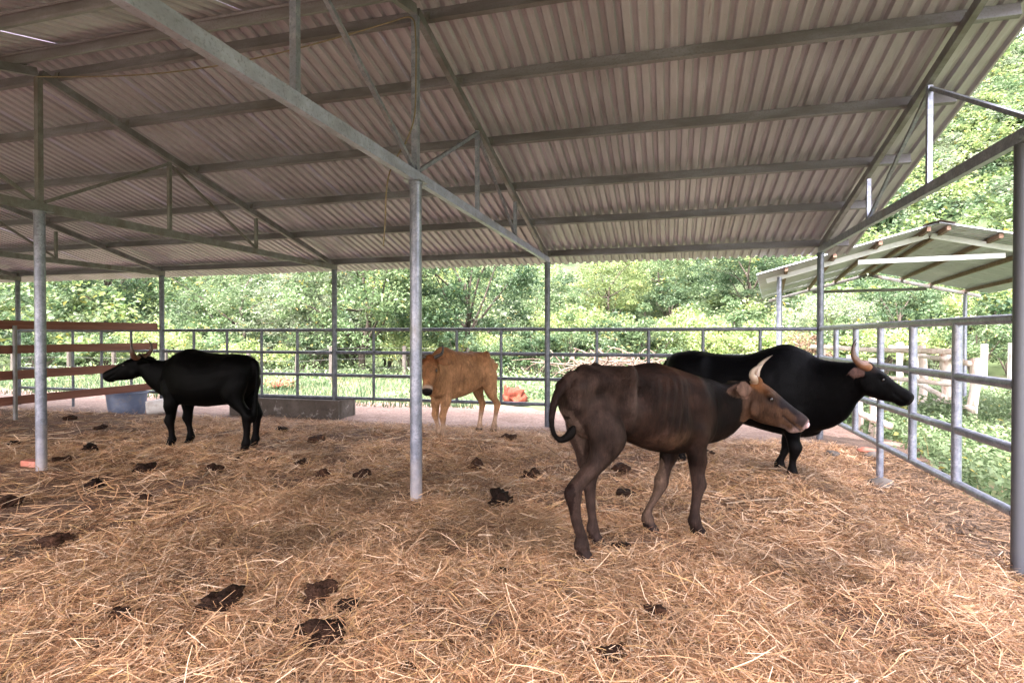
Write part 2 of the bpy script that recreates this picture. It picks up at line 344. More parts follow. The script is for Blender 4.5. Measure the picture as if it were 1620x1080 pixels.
# corrugated sheets, one object each
def sheet_mesh(name, L, rib=.125, n=8, depth=.032, cover=.02):
    xs = []; 
    for k in range(n):
        b = k*rib
        xs += [(b, 0), (b+.058, 0), (b+.074, depth), (b+.109, depth)]
    xs += [(n*rib, 0), (n*rib+cover, 0)]
    V = []; rows = 6
    for r_ in range(rows+1):
        for a, b in xs: V.append((a, L*r_/rows, b))
    m = len(xs); F = [(r_*m+i, r_*m+i+1, (r_+1)*m+i+1, (r_+1)*m+i) for r_ in range(rows) for i in range(m-1)]
    me = mesh(name, V, F); return me
L = math.hypot(1, SL)*(9.78-RY-.02)
sm = sheet_mesh('roof_sheet', L); sm.materials.append(M['sheet'])
for sg in (1, -1):
    nrm = Vector((0, sg*SL, 1)).normalized(); down = Vector((0, sg, -SL)).normalized()
    for k in range(29):  # leftmost sheets lie out of view, added to darken the left side
        x = 1.64 - k*1.0
        base = Vector((x, RY+sg*.02, zc(RY+.02))) + nrm*(.039+.108 + .0055*(k % 2) + random.uniform(0, .002))
        o = bpy.data.objects.new('roof_sheet', sm); COL.objects.link(o); o.parent = shed
        X = Vector((sg, 0, 0)); m3 = Matrix((X, down, nrm)).transposed()
        if sg < 0: base.x += 1.0
        mw = m3.to_4x4(); mw.translation = sp(base) + Vector((0, 0, 0)); o.matrix_local = mw
for k in range(10):
    x0 = 2.66 - 3.05*k; m = MB(); zt = zc(RY) + .195
    m.add([sp(v) for v in [(x0-3.1, RY-.24, zt-.06+.002*k), (x0, RY-.24, zt-.06+.002*k), (x0, RY, zt+.002*k), (x0-3.1, RY, zt+.002*k), (x0, RY+.24, zt-.06+.002*k), (x0-3.1, RY+.24, zt-.06+.002*k)]], [(0,1,2,3),(3,2,4,5)])
    m.build('ridge_cap', M['sheet'], shed)
# hose / rope left tied along the ridge and hanging beside the middle post
pts = [(-5.86, RY-.04, 3.99)]
for t in np.linspace(.08, .95, 12): pts.append((-5.86+3.94*t, RY-.05, 3.985 - .16*math.sin(math.pi*t)))
pts += [(-1.93, RY-.05, 3.97)]
A = c2w(-.757, 4.40)
for lat, fwd, z in ((-.745, 4.42, 3.8), (-.742, 4.41, 3.5), (-.75, 4.40, 3.2), (-.80, 4.36, 3.0), (-.86, 4.33, 2.88), (-.925, 4.32, 2.74), (-.955, 4.33, 2.58), (-.965, 4.34, 2.38), (-.98, 4.34, 2.18)):
    v = c2w(lat, fwd, z); pts.append(tuple(v))
def smooth_pts(P, n=4):
    P = [Vector(p) for p in P]; out = []
    for i in range(len(P)-1):
        a, b, c, d = P[max(i-1,0)], P[i], P[i+1], P[min(i+2, len(P)-1)]
        for k in range(n):
            t = k/n
            out.append(.5*((2*b)+(c-a)*t+(2*a-5*b+4*c-d)*t*t+(3*b-a-3*c+d)*t**3))
    return out + [P[-1]]
tag(MB().tube(smooth_pts(pts), .006, 6).build('rope', M['rope'], smooth=True), 'frayed tan rope tied along the ridge and dangling beside the middle post', 'rope')

# ------------------------------------------------------------------ pipe fences
FZ = (1.605, 1.19, .78, .365)
def pipe(p, q, r, nm, matl, parent, n=10):
    m = MB(); m.tube([Vector(p), Vector(p).lerp(Vector(q), .5), Vector(q)], r, n); return m.build(nm, matl, parent, auto=True)
def fence(name, label, pts_posts, r, ur, drop=(), fm_='galv'):
    """pts_posts: consecutive (x,y) of shed posts; each bay gets four rails and four uprights"""
    f = empty(name, (*pts_posts[0], 0)); tag(f, label, 'fence', 'steel pipe fences of the pen'); o = Vector((*pts_posts[0], 0)); cnt = 0
    for a, b in zip(pts_posts[:-1], pts_posts[1:]):
        a = Vector((*a, 0)); b = Vector((*b, 0)); t = (b-a).normalized(); Lb = (b-a).length
        for z in FZ:
            dz = random.uniform(-.006, .006)
            pipe(a+t*.046+Vector((0,0,z+dz))-o, b-t*.046+Vector((0,0,z+dz))-o, r, 'rail', M[fm_], f)
        n = round(Lb/.82)
        for k in range(1, n):
            p = a.lerp(b, k/n); cnt += 1
            zb = -.25 if cnt in drop else FZ[3]+.0
            pipe(p+Vector((0,0,zb))-o, p+Vector((0,0,FZ[0]))-o, ur, 'upright', M[fm_], f)
    return f
fence('pipe_fence', 'long grey pipe fence along the far side of the shed facing trees', [(x, EY1) for x in TX[::-1]], .029, .026, drop=(2, 7), fm_='galv_backlit')
fence('pipe_fence', 'short pipe fence bay between the corner post and dark post near log fence', [(2.14, RY+.17), (2.14, EY1)], .033, .034, drop=(3,))
# red-brown timber partition on the left
bf = empty('board_fence', (-9.9, 9.1, 0)); tag(bf, 'red brown four board timber partition fence with a steel post', 'fence')
for z in (1.67, 1.285, .885, .485):
    m = MB(); a = Vector((.0, 0.03, z+.012)); b = Vector((.0, -5.0, z+random.uniform(-.012, .012)))
    m.beam(a, b, .03, .138 + random.uniform(-.008, .008)); m.build('board', M['board'], bf)
MB().tube([(.046, -2.58, -.1), (.046, -2.58, 1.66)], .03, 12).build('post', M['galv_old'], bf, auto=True)

# ------------------------------------------------------------------ trough, tub, bucket
tr = empty('feed_trough', (-5.72, 9.02, 0)); tag(tr, 'long low concrete feed trough at the foot of the far pipe fence', 'trough')
def tbox(a, b, nm='wall'):
    m = MB(); m.box(a, b); o = m.build(nm, M['concrete'], tr)
    bv = o.modifiers.new('bevel', 'BEVEL'); bv.width = .012; bv.segments = 2
tbox((-2.35, 0, -.1), (0, .09, .335)); tbox((-2.35, .52, -.1), (0, .60, .34)); tbox((-.10, .092, -.1), (-.002, .518, .33)); tbox((-2.348, .092, -.1), (-2.25, .518, .33)); tbox((-2.248, .093, -.1), (-.102, .517, .06), 'bottom')
def lathe(prof, n=28):
    V = []; F = []
    for r_, z in prof:
        for k in range(n): a = 2*math.pi*k/n; V.append((r_*math.cos(a), r_*math.sin(a), z))
    for j in range(len(prof)-1):
        for k in range(n): F.append((j*n+k, j*n+(k+1) % n, (j+1)*n+(k+1) % n, (j+1)*n+k))
    return V, F
p = c2w(-7.42, 10.95); tub = empty('water_tub', (p.x, p.y, float(z_bed(p.x, p.y))-.02)); tag(tub, 'blue plastic half drum tub standing behind the board fence', 'tub')
MB().add(*lathe([(.001,.0),(.255,.0),(.28,.012),(.292,.035),(.315,.20),(.335,.38),(.342,.42),(.362,.428),(.368,.442),(.362,.456),(.34,.455),(.325,.42),(.28,.05),(.001,.04)])).build('shell', M['tub'], tub, auto=True)
MB().add(*lathe([(.001,.30),(.32,.30)])).build('water', M['eye'], tub)
p = c2w(-6.92, 10.75); bk = empty('plastic_bucket', (p.x, p.y, float(z_bed(p.x, p.y))+.13)); bk.rotation_euler = (R(-84), 0, R(-38))
tag(bk, 'dirty white plastic bucket lying on its side beside the blue tub', 'bucket')
MB().add(*lathe([(.001,.006),(.03,.006),(.034,0),(.07,0),(.074,.006),(.115,.006),(.12,0),(.135,.0),(.14,.01),(.152,.36),(.165,.36),(.168,.375),(.165,.39),(.158,.39),(.156,.43),(.15,.43),(.135,.02),(.001,.02)])).build('shell', M['bucket'], bk, auto=True)
MB().tube(smooth_pts([(.165*math.cos(a), .165*math.sin(a)*1, .38+.16*math.sin(a)) for a in np.linspace(0, math.pi, 7)], 2), .004, 6).build('handle', M['galv'], bk)

# ------------------------------------------------------------------ small shelter outside
S = 1.15
na = c2w(5.54*S, 7.4*S); fa = c2w(8.1*S, 13.0*S)
ax = (fa-na).normalized(); rt = Vector((ax.y, -ax.x, 0)); up = Vector((0, 0, 1)); SLn = (fa-na).length
sh = empty('small_shelter', (na.x, na.y, 0)); tag(sh, 'small gabled shelter with corrugated roof on thin posts beyond the fence', 'shelter')
ZA, ZE, HW = 3.06, 2.52, 1.78*S
def hp(s, l, z): return ax*l + rt*s + up*z
for l in (.55, SLn-.15):
    for s in (-HW - (.10 if l < 1 else 0), HW):
        MB().tube([hp(s, l, -.5), hp(s, l, 1), hp(s, l, ZE)], .045, 12).build('post', M['galv'], sh, auto=True)
    near = l < 1
    fm = M['white_steel'] if near else M['galv_old']
    for s in (-1, 1):
        MB().beam(hp(s*(HW+.30), l, ZE-.06), hp(s*.02, l, ZA+.02), .05, .08).build('rafter', fm, sh)
    MB().beam(hp(-HW*(.47 if near else .62), l+.06, ZE+(.20 if near else .16)), hp(HW*(.47 if near else .62), l+.06, ZE+(.20 if near else .16)), .045, .075).build('tie', fm, sh)
for s in (-1, 1):
    sl = (ZA-ZE)/HW
    for f in (.06, .36, .66, 1.0):
        d = HW*f; z = ZA - sl*d + .075
        MB().beam(hp(s*d, -.02, z), hp(s*d, SLn+.3, z), .05, .07).build('purlin', M['rust'], sh)
    nsh = 7; Ls = math.hypot(HW+.45, sl*(HW+.45)); smm = sheet_mesh('shelter_sheet', Ls, .125, 8, .022) if s == -1 else smm
    if s == -1: smm.materials.append(M['sheet_old'])
    nrm = (rt*s*sl + up).normalized(); dn = (rt*s - up*sl).normalized()
    for k in range(nsh):
        o = bpy.data.objects.new('roof_sheet', smm); COL.objects.link(o); o.parent = sh
        l0 = -.05 + k*.98
        if s == 1: bx_, xx = hp(0, l0+1.0, ZA+.115), -ax
        else: bx_, xx = hp(0, l0, ZA+.115), ax
        m4 = Matrix((xx, dn, nrm)).transposed().to_4x4(); m4.translation = bx_ + nrm*(.0035*(k % 2)); o.matrix_local = m4
cap = MB(); zt = ZA+.155
cap.add([hp(-.2, -.1, zt-.055), hp(0, -.1, zt), hp(.2, -.1, zt-.055), hp(-.22, SLn+.5, zt-.07), hp(0, SLn+.5, zt), hp(.22, SLn+.5, zt-.07)], [(0,1,4,3),(1,2,5,4)])
cap.build('ridge_cap', M['rust'], sh)
# ------------------------------------------------------------------ log corral beyond the right fence
lf = empty('log_fence', (3.1, 10.1, 0)); tag(lf, 'rough corral fence of peeled pale logs standing in green weeds', 'fence')
def lp(lat, fwd, z=0): return c2w(lat, fwd, z) - Vector((3.1, 10.1, 0))
def log(a, b, r, nm):
    a = Vector(a); b = Vector(b); P = []
    for t in np.linspace(0, 1, 6):
        P.append(a.lerp(b, t) + Vector((random.uniform(-1,1), random.uniform(-1,1), random.uniform(-1,1)))*r*.28)
    MB().tube(P, [r*random.uniform(.88, 1.1) for _ in P], 9).build(nm, M['log'], lf, smooth=True)
def d_of(px, d): return (px-810)/900*d
LP = {}
for nm, px, d, h, r in (('a', 1361, 9.6, 1.25, .055), ('b', 1383, 9.2, 1.35, .075), ('c', 1497, 12.1, 1.42, .095), ('c2', 1508, 12.5, 1.45, .08), ('d', 1539, 11.0, 1.25, .085), ('e', 1461, 14.4, 1.45, .09), ('f', 1424, 17, 1.5, .09), ('g', 1300, 15.5, 1.4, .08), ('h', 1448, 16.5, 1.4, .08), ('i', 1340, 11.5, 1.3, .06)):
    lat = d_of(px, d); LP[nm] = (lat, d); log(lp(lat, d, -.5), lp(lat+random.uniform(-.05,.05), d, h-.2), r, 'post')
def lrail(a, b, z0, z1, r=.05, ext=.25):
    A_ = lp(*LP[a], z0); B_ = lp(*LP[b], z1); t = (B_-A_).normalized(); sd = Vector((t.y, -t.x, 0))*.10
    log(A_-t*ext+sd, B_+t*ext+sd, r, 'rail')
lrail('g', 'c', 1.18, 1.16, .06); lrail('g', 'c', .55, .5); lrail('c2', 'd', 1.03, .98, .055); lrail('c', 'd', .12, .12, .055); lrail('e', 'c', .30, .22, .055)
lrail('a', 'b', .25, .20, .05, .6); lrail('i', 'b', .72, .70, .05, .4); lrail('f', 'h', 1.15, 1.15, .06); lrail('h', 'e', 1.1, 1.15, .06); lrail('e', 'c', 1.0, 1.02, .05)
# concrete post by the slope
for k, (px, d, h) in enumerate(((1601, 16.5, 1.5), (1556, 21, 1.4))):
    q = c2w(d_of(px, d), d)
    tag(MB().beam((q.x, q.y, -.5), (q.x+.03, q.y, h-.2), .17, .17).build('fence_post', M['post_conc'], None), ['thick pale grey concrete post standing right of the log fence', 'slim pale concrete post standing farther off behind the log fence'][k], 'post')
# weathered wooden posts and wire of the far field fence
wf = empty('wire_fence', (*c2w(-3, 24).xy, 0)); tag(wf, 'old wire fence on grey wooden posts across the far field', 'fence'); W0 = Vector((*c2w(-3, 24).xy, 0))
prev = None
for px, d in ((20, 21), (110, 21.5), (180, 22), (262, 20), (394, 20.5), (470, 21), (523, 19), (640, 21), (740, 22), (870, 24)):
    lat = d_of(px, d); a = c2w(lat, d, -.3)-W0; b = c2w(lat+random.uniform(-.06,.06), d, random.uniform(.85, 1.15))-W0
    MB().tube([a, a.lerp(b,.5), b], [.085, .08, .07], 8, jit=.1).build('post', M['wood_grey'], wf)
    if prev:
        for f in (.45, .7, .95):
            MB().tube([prev[0].lerp(prev[1], f), a.lerp(b, f)], .006, 4).build('wire', M['galv_old'], wf)
    prev = (a, b)

# ------------------------------------------------------------------ foliage
PAL = {'mid': ((.062,.108,.044), (.150,.205,.100)), 'deep': ((.030,.062,.028), (.084,.130,.063)), 'bright': ((.130,.190,.060), (.25,.305,.130)), 'pale': ((.115,.155,.088), (.215,.25,.165)), 'dry': ((.12,.075,.048), (.20,.135,.088))}  # greens paled and greyed in place of haze
def leaf_cloud(C, size, pal, rg, nrm_up=.55, asp=.42, tint=None):
    """one folded diamond leaf per centre"""
    n = len(C); sz = size*rg.uniform(.6, 1.35, n)
    N = rg.normal(0, 1, (n, 3)); N[:, 2] = np.abs(N[:, 2]) + nrm_up*1.6; N /= np.linalg.norm(N, axis=1)[:, None]
    T = rg.normal(0, 1, (n, 3)); T[:, 2] -= .45; T -= N*(T*N).sum(1)[:, None]; T /= np.linalg.norm(T, axis=1)[:, None]
    B = np.cross(N, T); s = sz[:, None]
    V = np.stack([C - T*s*.5, C + B*s*asp*.5 + N*s*.09 - T*s*.05, C + T*s*.5 - N*s*.10, C - B*s*asp*.5 + N*s*.09 - T*s*.05], 1).reshape(-1, 3)
    F = np.arange(n*4).reshape(n, 4); F = np.concatenate([F[:, [0,1,2]], F[:, [0,2,3]]])
    a, b = np.array(PAL[pal][0]), np.array(PAL[pal][1]); t = rg.beta(1.6, 1.8, n) if tint is None else np.clip(tint + rg.normal(0, .22, n), 0, 1.15)
    c = a + (b-a)*t[:, None]; c *= rg.uniform(.85, 1.15, (n, 1))
    yel = rg.random(n) < .025; c[yel] = c[yel]*np.array([2.4, 1.5, .9])
    return V, F, np.repeat(c, 4, 0)
def crown_mesh(name, rg, rx, ry, rz, nclump, nleaf, size, pal, clump_r=.9, low=-.8, ragged=.3, flat=.5):
    cs = []
    while len(cs) < nclump:
        v = rg.normal(0, 1, 3); v /= np.linalg.norm(v); 
        if v[2] < low: continue
        rad = rg.uniform(.45, 1.0)**.6 * (1 + rg.normal(0, ragged*.5))
        cs.append(v*rad*np.array([rx, ry, rz]))
    cs = np.array(cs); per = nleaf//nclump; P = []; T = []
    for c in cs:
        r_ = clump_r*rg.uniform(.5, 1.35); k = int(per*rg.uniform(.6, 1.5))
        q = rg.normal(0, 1, (k, 3)); q /= np.linalg.norm(q, axis=1)[:, None]; q *= (rg.random(k)**.45)[:, None]*r_; q[:, 2] *= flat
        q[:, 2] -= .25*(q[:, 0]**2+q[:, 1]**2)/max(r_, .1)                     # drooping umbrella clumps
        P.append(c+q); T.append(np.full(k, rg.uniform(.1, .9)))
    P = np.concatenate(P); T = np.concatenate(T)
    V, F, c = leaf_cloud(P, size, pal, rg, tint=T)
    me = np_mesh(name, V, F, c); me.materials.append(M['leaf']); return me, cs
def trunk_mesh(name, h, r, cs, rg, base=0.0, lean=(0,0), nl=12):
    m = MB(); top = Vector((lean[0], lean[1], h))
    P = [Vector((0,0,base-.3)), Vector((lean[0]*.2+rg.normal(0,.06), lean[1]*.2+rg.normal(0,.06), h*.25)), Vector((lean[0]*.55+rg.normal(0,.1), lean[1]*.55+rg.normal(0,.1), h*.6)), top]
    P = smooth_pts(P, 3); m.tube(P, list(np.linspace(r, r*.35, len(P))), 9, jit=.06)
    for c in cs[rg.permutation(len(cs))[:nl]]:
        c = Vector(c) + Vector((lean[0], lean[1], h)); s0 = P[int(rg.integers(len(P)//3, len(P)-1))]
        mid = s0.lerp(c, .5) + Vector((rg.normal(0,.15), rg.normal(0,.15), rg.normal(.1,.2)))
        m.tube(smooth_pts([s0, mid, c], 2), list(np.linspace(r*.38, r*.07, 5)), 6)
    me = mesh(name, m.V, m.F); me.polygons.foreach_set('use_smooth', np.ones(len(me.polygons), bool)); me.materials.append(M['bark']); return me
def make_tree(rg, h, r, rx, ry, rz, ncl, nlf, size, pal, **kw):
    lean = kw.pop('lean', (0, 0))
    cm, cs = crown_mesh('crown', rg, rx, ry, rz, ncl, nlf, size, pal, **kw)
    cm.transform(Matrix.Translation((lean[0], lean[1], h)))
    return cm, trunk_mesh('trunk', h, r, cs, rg, lean=lean)
rg = np.random.default_rng(11)
TREES = [make_tree(rg, 3.3, .17, 3.6, 3.2, 2.6, 110, 16000, .165, 'mid', clump_r=.8),
         make_tree(rg, 3.6, .18, 3.2, 3.2, 3.0, 95, 14000, .18, 'deep', clump_r=.85),
         make_tree(rg, 2.8, .13, 3.0, 2.8, 2.3, 90, 13000, .155, 'pale', clump_r=.75, lean=(.5,.1)),
         make_tree(rg, 4.6, .15, 2.8, 2.8, 3.6, 100, 14000, .18, 'bright', clump_r=.8)]
def put_tree(k, px, d, s, rz, label, group='trees at the edge of the field', zoff=0):
    p = c2w(d_of(px, d), d); r_ = math.hypot(p.x, p.y); th = math.atan2(p.x, p.y)
    z = max(float(z_ground(p.x, p.y)), float(hill_z(np.array(r_), np.array(th)))) + zoff
    t = empty('tree', (p.x, p.y, z-.05), rz); t.scale = (s, s, s*random.uniform(.92, 1.1))
    for nm, me in (('trunk', TREES[k][1]), ('crown', TREES[k][0])):
        o = bpy.data.objects.new(nm, me); COL.objects.link(o); o.parent = t
    tag(t, label, 'tree', group); return t
G1, G2 = 'trees at the edge of the field', 'trees climbing the hillside'
for k, px, d, s, lab in (
    (0, 575, 24, 1.0, 'broad feathery tree with dark trunk standing left of the middle post'),
    (2, 480, 25, .95, 'leaning pale green tree above the concrete trough'),
    (1, 735, 25, 1.0, 'dense dark green tree rising behind the tan cow'),
    (0, 380, 28, .95, 'mid green tree behind the back of the left black cow'),
    (1, 170, 30, .85, 'dark leafed tree seen above the board fence'),
    (2, 75, 34, .9, 'pale tree beside the leftmost shed posts above the boards'),
    (3, 290, 38, 1.0, 'bright yellow green tree at the corner of the board fence'),
    (3, 660, 33, 1.1, 'tall light green tree hidden partly by the middle post'),
    (0, 845, 36, 1.05, 'mid green tree above the brush pile left end'),
    (1, 1180, 40, .95, 'dark round tree under the shed eave near the shelter roof'),
    (3, 965, 41, .9, 'light green tree above the cut branches'),
    (0, 1040, 46, .9, 'mid green tree on the slope above the black bull'),
    (2, 1320, 27, .75, 'pale green tree seen under the small shelter roof'),
    (1, 1425, 30, .7, 'dark green tree seen under the small shelter roof')):
    put_tree(k, px, d, s, random.uniform(0, 6.28), lab, G1)
# shrubs
SHR = [crown_mesh('foliage', rg, 1.3, 1.2, .95, 34, 3600, .13, 'mid', clump_r=.42, low=-.3),
       crown_mesh('foliage', rg, 1.5, 1.3, .9, 36, 3800, .13, 'bright', clump_r=.45, low=-.3),
       crown_mesh('foliage', rg, 1.2, 1.2, 1.1, 32, 3400, .12, 'deep', clump_r=.42, low=-.3),
       crown_mesh('foliage', rg, 1.3, 1.1, 1.0, 30, 2600, .12, 'dry', clump_r=.4, low=-.3)]
SH_ST = []
for me, cs in SHR:
    m = MB()
    for c in cs[:14]:
        c = Vector(c); m.tube(smooth_pts([(c.x*.1, c.y*.1, -.95), (c.x*.4, c.y*.4, -.3), tuple(c)], 2), [.03, .025, .02, .014, .008], 5)
    sme = mesh('stems', m.V, m.F); sme.materials.append(M['bark']); SH_ST.append(sme)
def put_shrub(k, px, d, s, lab, grp):
    p = c2w(d_of(px, d), d); r_ = math.hypot(p.x, p.y); th = math.atan2(p.x, p.y)
    z = max(float(z_ground(p.x, p.y)), float(hill_z(np.array(r_), np.array(th))))
    t = empty('shrub', (p.x, p.y, z), random.uniform(0, 6.28)); t.scale = (s, s, s*random.uniform(.85, 1.15))
    for nm, me in (('foliage', SHR[k][0]), ('stems', SH_ST[k])):
        o = bpy.data.objects.new(nm, me); COL.objects.link(o); o.parent = t; o.location = (0, 0, .9)
    tag(t, lab, 'shrub', grp)
KN = ['mid green', 'bright yellow green', 'dark green', 'dry brown']
for k, px, d, s in ((1, 30, 26, 1.1), (0, 95, 25, 1.0), (1, 130, 24, .8), (2, 215, 26, 1.0), (1, 285, 22, .9), (0, 345, 23, 1.1), (2, 415, 26, 1.0), (1, 455, 24, .7), (0, 520, 27, 1.1), (1, 612, 27, 1.0), (0, 690, 24, .9), (2, 60, 22.5, .8), (0, 160, 23, .9), (1, 238, 24, 1.1), (0, 310, 26, 1.2), (1, 385, 22, .8), (2, 500, 23, .8), (0, 560, 25.5, 1.0), (1, 650, 23, .8), (2, 725, 22, .9), (1, 770, 23, 1.0), (0, 805, 21.5, .9)):
    put_shrub(k, px, d, s, KN[k]+' leafy shrub at the field edge left of the brush pile', KN[k]+' shrubs behind the field')
for k, px, d, s in ((2, 850, 21, 1.0), (0, 905, 22, 1.25), (2, 965, 22.5, 1.3), (0, 1025, 22, 1.25), (1, 1085, 23, 1.2), (1, 1125, 22, 1.1), (0, 1160, 25, 1.3), (1, 1205, 21, 1.1), (0, 830, 29, 1.4), (1, 890, 30, 1.5), (1, 960, 32, 1.5), (0, 1020, 33, 1.5), (1, 1090, 33, 1.6), (0, 1150, 36, 1.6), (1, 930, 39, 1.6), (2, 1060, 42, 1.7)):
    put_shrub(k, px, d, s, KN[k]+' leafy shrub on the slope behind the brush pile', KN[k]+' shrubs on the slope')
put_shrub(3, 1268, 20, .95, 'dry pinkish brown shrub seen left of the corner post under the shelter', None)
for k, px, d, s in ((1, 1225, 24, 1.0), (0, 1330, 25, 1.2), (1, 1390, 24, 1.3), (2, 1440, 26, 1.2), (1, 1475, 24, .9), (0, 1545, 23, 1.1), (2, 1600, 24, 1.2), (1, 1570, 28, 1.5), (0, 1500, 30, 1.6), (1, 1620, 31, 1.5)):
    put_shrub(k, px, d, s, KN[k]+' leafy shrub beyond the log fence near the shelter', KN[k]+' shrubs beyond the log fence')

# wooded hillside: one far mass
P = []; T = []; PALn = []; rg = np.random.default_rng(23); cls = {k: ([], [], []) for k in ('near', 'far')}
def hill_crown(r_, th, kind):
    x, y = r_*math.sin(th), r_*math.cos(th); z = float(hill_z(np.array(r_), np.array(th)))
    R_ = rg.uniform(1.1, 2.4)*(1+.45*(rg.random() < .15)); zc_ = z + R_*rg.uniform(.0, .8)
    k = 12 if kind == 'near' else 10; per = 28 if kind == 'near' else 22; out = []; tt = []
    tone = rg.uniform(0, .75)
    for _ in range(k):
        v = rg.normal(0, 1, 3); v /= np.linalg.norm(v); v[2] = abs(v[2])*1.05 - .15
        c = np.array([x, y, zc_]) + v*R_*rg.uniform(.5, 1)*np.array([1, 1, .95]); cr = R_*.36
        q = rg.normal(0, 1, (per, 3)); q /= np.linalg.norm(q, axis=1)[:, None]; q *= (rg.random(per)**.4)[:, None]*cr; q[:, 2] *= .6
        out.append(c+q); tt.append(np.full(per, tone + rg.uniform(-.2, .35)))
    return np.concatenate(out), np.concatenate(tt)
VV = []; FF = []; CC = []; nv = 0
for kind, n, rlo, rhi, tlo, thi, size in (('near', 680, 29, 60, -66, 48, .27), ('far', 1150, 50, 166, 4, 46, .46), ('far', 200, 58, 110, -70, 6, .5), ('far', 420, 37, 125, 13, 34, .40)):
    for _ in range(n):
        r_ = rlo + (rhi-rlo)*rg.random()**.8; th = R(rg.uniform(tlo, thi)); q, t_ = hill_crown(r_, th, kind)
        pal = rg.choice(['mid', 'deep', 'bright', 'pale', 'bright'], p=[.32, .16, .26, .16, .10])
        v, f, c = leaf_cloud(q, size, pal, rg, tint=t_, asp=.6); VV.append(v); FF.append(f+nv); CC.append(c); nv += len(v)
tag(link('wooded_hillside', np_mesh('wooded_hillside', np.concatenate(VV), np.concatenate(FF), np.concatenate(CC)), M['leaf']), 'dense mixed green woodland covering the hillside behind the shed', 'woodland', kind='stuff')

# grass and weeds
def blades(N, xy, h0, h1, wd, pal, seed):
    rg = np.random.default_rng(seed); n = len(xy); z = z_ground(xy[:, 0], xy[:, 1]); B = np.column_stack([xy, np.maximum(z, z_dirt(xy[:, 0], xy[:, 1])) - .02])
    a = rg.uniform(0, 2*math.pi, n); h = rg.uniform(h0, h1, n)*(.7+.5*(vnoise(xy[:, 0], xy[:, 1], 1.3, 50)*.5+.5)); sd = np.column_stack([np.cos(a), np.sin(a), np.zeros(n)])*wd
    ln = rg.normal(0, .35, (n, 2)); mid = B + np.column_stack([ln*h[:, None]*.25, h*.6]); tip = B + np.column_stack([ln*h[:, None]*.9, h])
    V = np.stack([B-sd, B+sd, mid+sd*.7, mid-sd*.7, tip], 1).reshape(-1, 3); k = np.arange(n)*5
    F = np.concatenate([np.stack([k, k+1, k+2], 1), np.stack([k, k+2, k+3], 1), np.stack([k+3, k+2, k+4], 1)])
    p0, p1 = np.array(PAL[pal][0]), np.array(PAL[pal][1]); t = np.clip(rg.beta(2, 1.6, n) + .25*vnoise(xy[:, 0], xy[:, 1], 2.5, 51), 0, 1.2)[:, None]
    c = p0 + (p1-p0)*t; dr = rg.random(n) < .10; c[dr] = np.array([.26, .22, .11])
    return V, F, np.repeat(c, 5, 0)
rg = np.random.default_rng(31)
d = 11.5 + 26*rg.random(70000)**1.3; lat = d*rg.uniform(-1.0, .75, 70000); XY = np.column_stack([lat*_c - d*_s, lat*_s + d*_c])
XY = XY[(XY[:, 1] > 11.2 + .9*vnoise(XY[:, 0], XY[:, 1], 1.9, 33)) & (vnoise(XY[:, 0], XY[:, 1], 2.8, 52) > -.45)]
V, F, c = blades(0, XY, .05, .24, .009, 'deep', 41)
tag(link('grass', np_mesh('grass', V, F, c), M['leaf']), 'short bright green grass of the field beyond the far fence', 'grass', kind='stuff')
# leafy weeds right of the pen
XY = np.column_stack([rg.uniform(2.75, 12, 9000), rg.uniform(3.2, 20, 9000)])
XY = XY[(XY[:, 0] > 3.15 + .35*vnoise(XY[:, 0], XY[:, 1], .8, 61)) & (vnoise(XY[:, 0], XY[:, 1], 1.5, 62) > -.55)]
n = len(XY); z = z_ground(XY[:, 0], XY[:, 1]); hh = rg.uniform(.14, .40, n)*(1+.45*vnoise(XY[:, 0], XY[:, 1], 1.2, 63)); per = 12
q = np.repeat(np.column_stack([XY, z]), per, 0); tl = np.tile(np.linspace(.25, 1.05, per), n); q[:, 2] += np.repeat(hh, per)*tl
q[:, :2] += rg.normal(0, .065, (n*per, 2))
V, F, c = leaf_cloud(q, .085, 'mid', rg, asp=.5, tint=tl*.95)
V2, F2, c2 = blades(0, XY[rg.random(n) < .5], .2, .5, .005, 'mid', 42)
tag(link('weeds', np_mesh('weeds', np.concatenate([V, V2]), np.concatenate([F, F2+len(V)]), np.concatenate([c, c2])), M['leaf']), 'leafy green weeds growing outside the right pipe fence', 'weeds', kind='stuff')

# scrubby weeds scattered through the field
nf = 5200; d = 13 + 13*rg.random(nf); lat = d*rg.uniform(-1.0, .62, nf); XY = np.column_stack([lat*_c - d*_s, lat*_s + d*_c])
XY = XY[(XY[:, 1] > 12.6) & (vnoise(XY[:, 0], XY[:, 1], 1.9, 64) > -.05)]; n = len(XY); hh = rg.uniform(.15, .75, n)*(.6+.5*(vnoise(XY[:, 0], XY[:, 1], 2.2, 65)+.6)); per = 9
q = np.repeat(np.column_stack([XY, z_ground(XY[:, 0], XY[:, 1])]), per, 0); tl = np.tile(np.linspace(.2, 1.05, per), n); q[:, 2] += np.repeat(hh, per)*tl; q[:, :2] += rg.normal(0, .09, (n*per, 2))
V, F, c = leaf_cloud(q, .115, 'mid', rg, asp=.42, tint=tl*.9)
tag(link('field_weeds', np_mesh('field_weeds', V, F, c), M['leaf']), 'scrubby pale green weeds growing across the field beyond the far fence', 'weeds', kind='stuff')
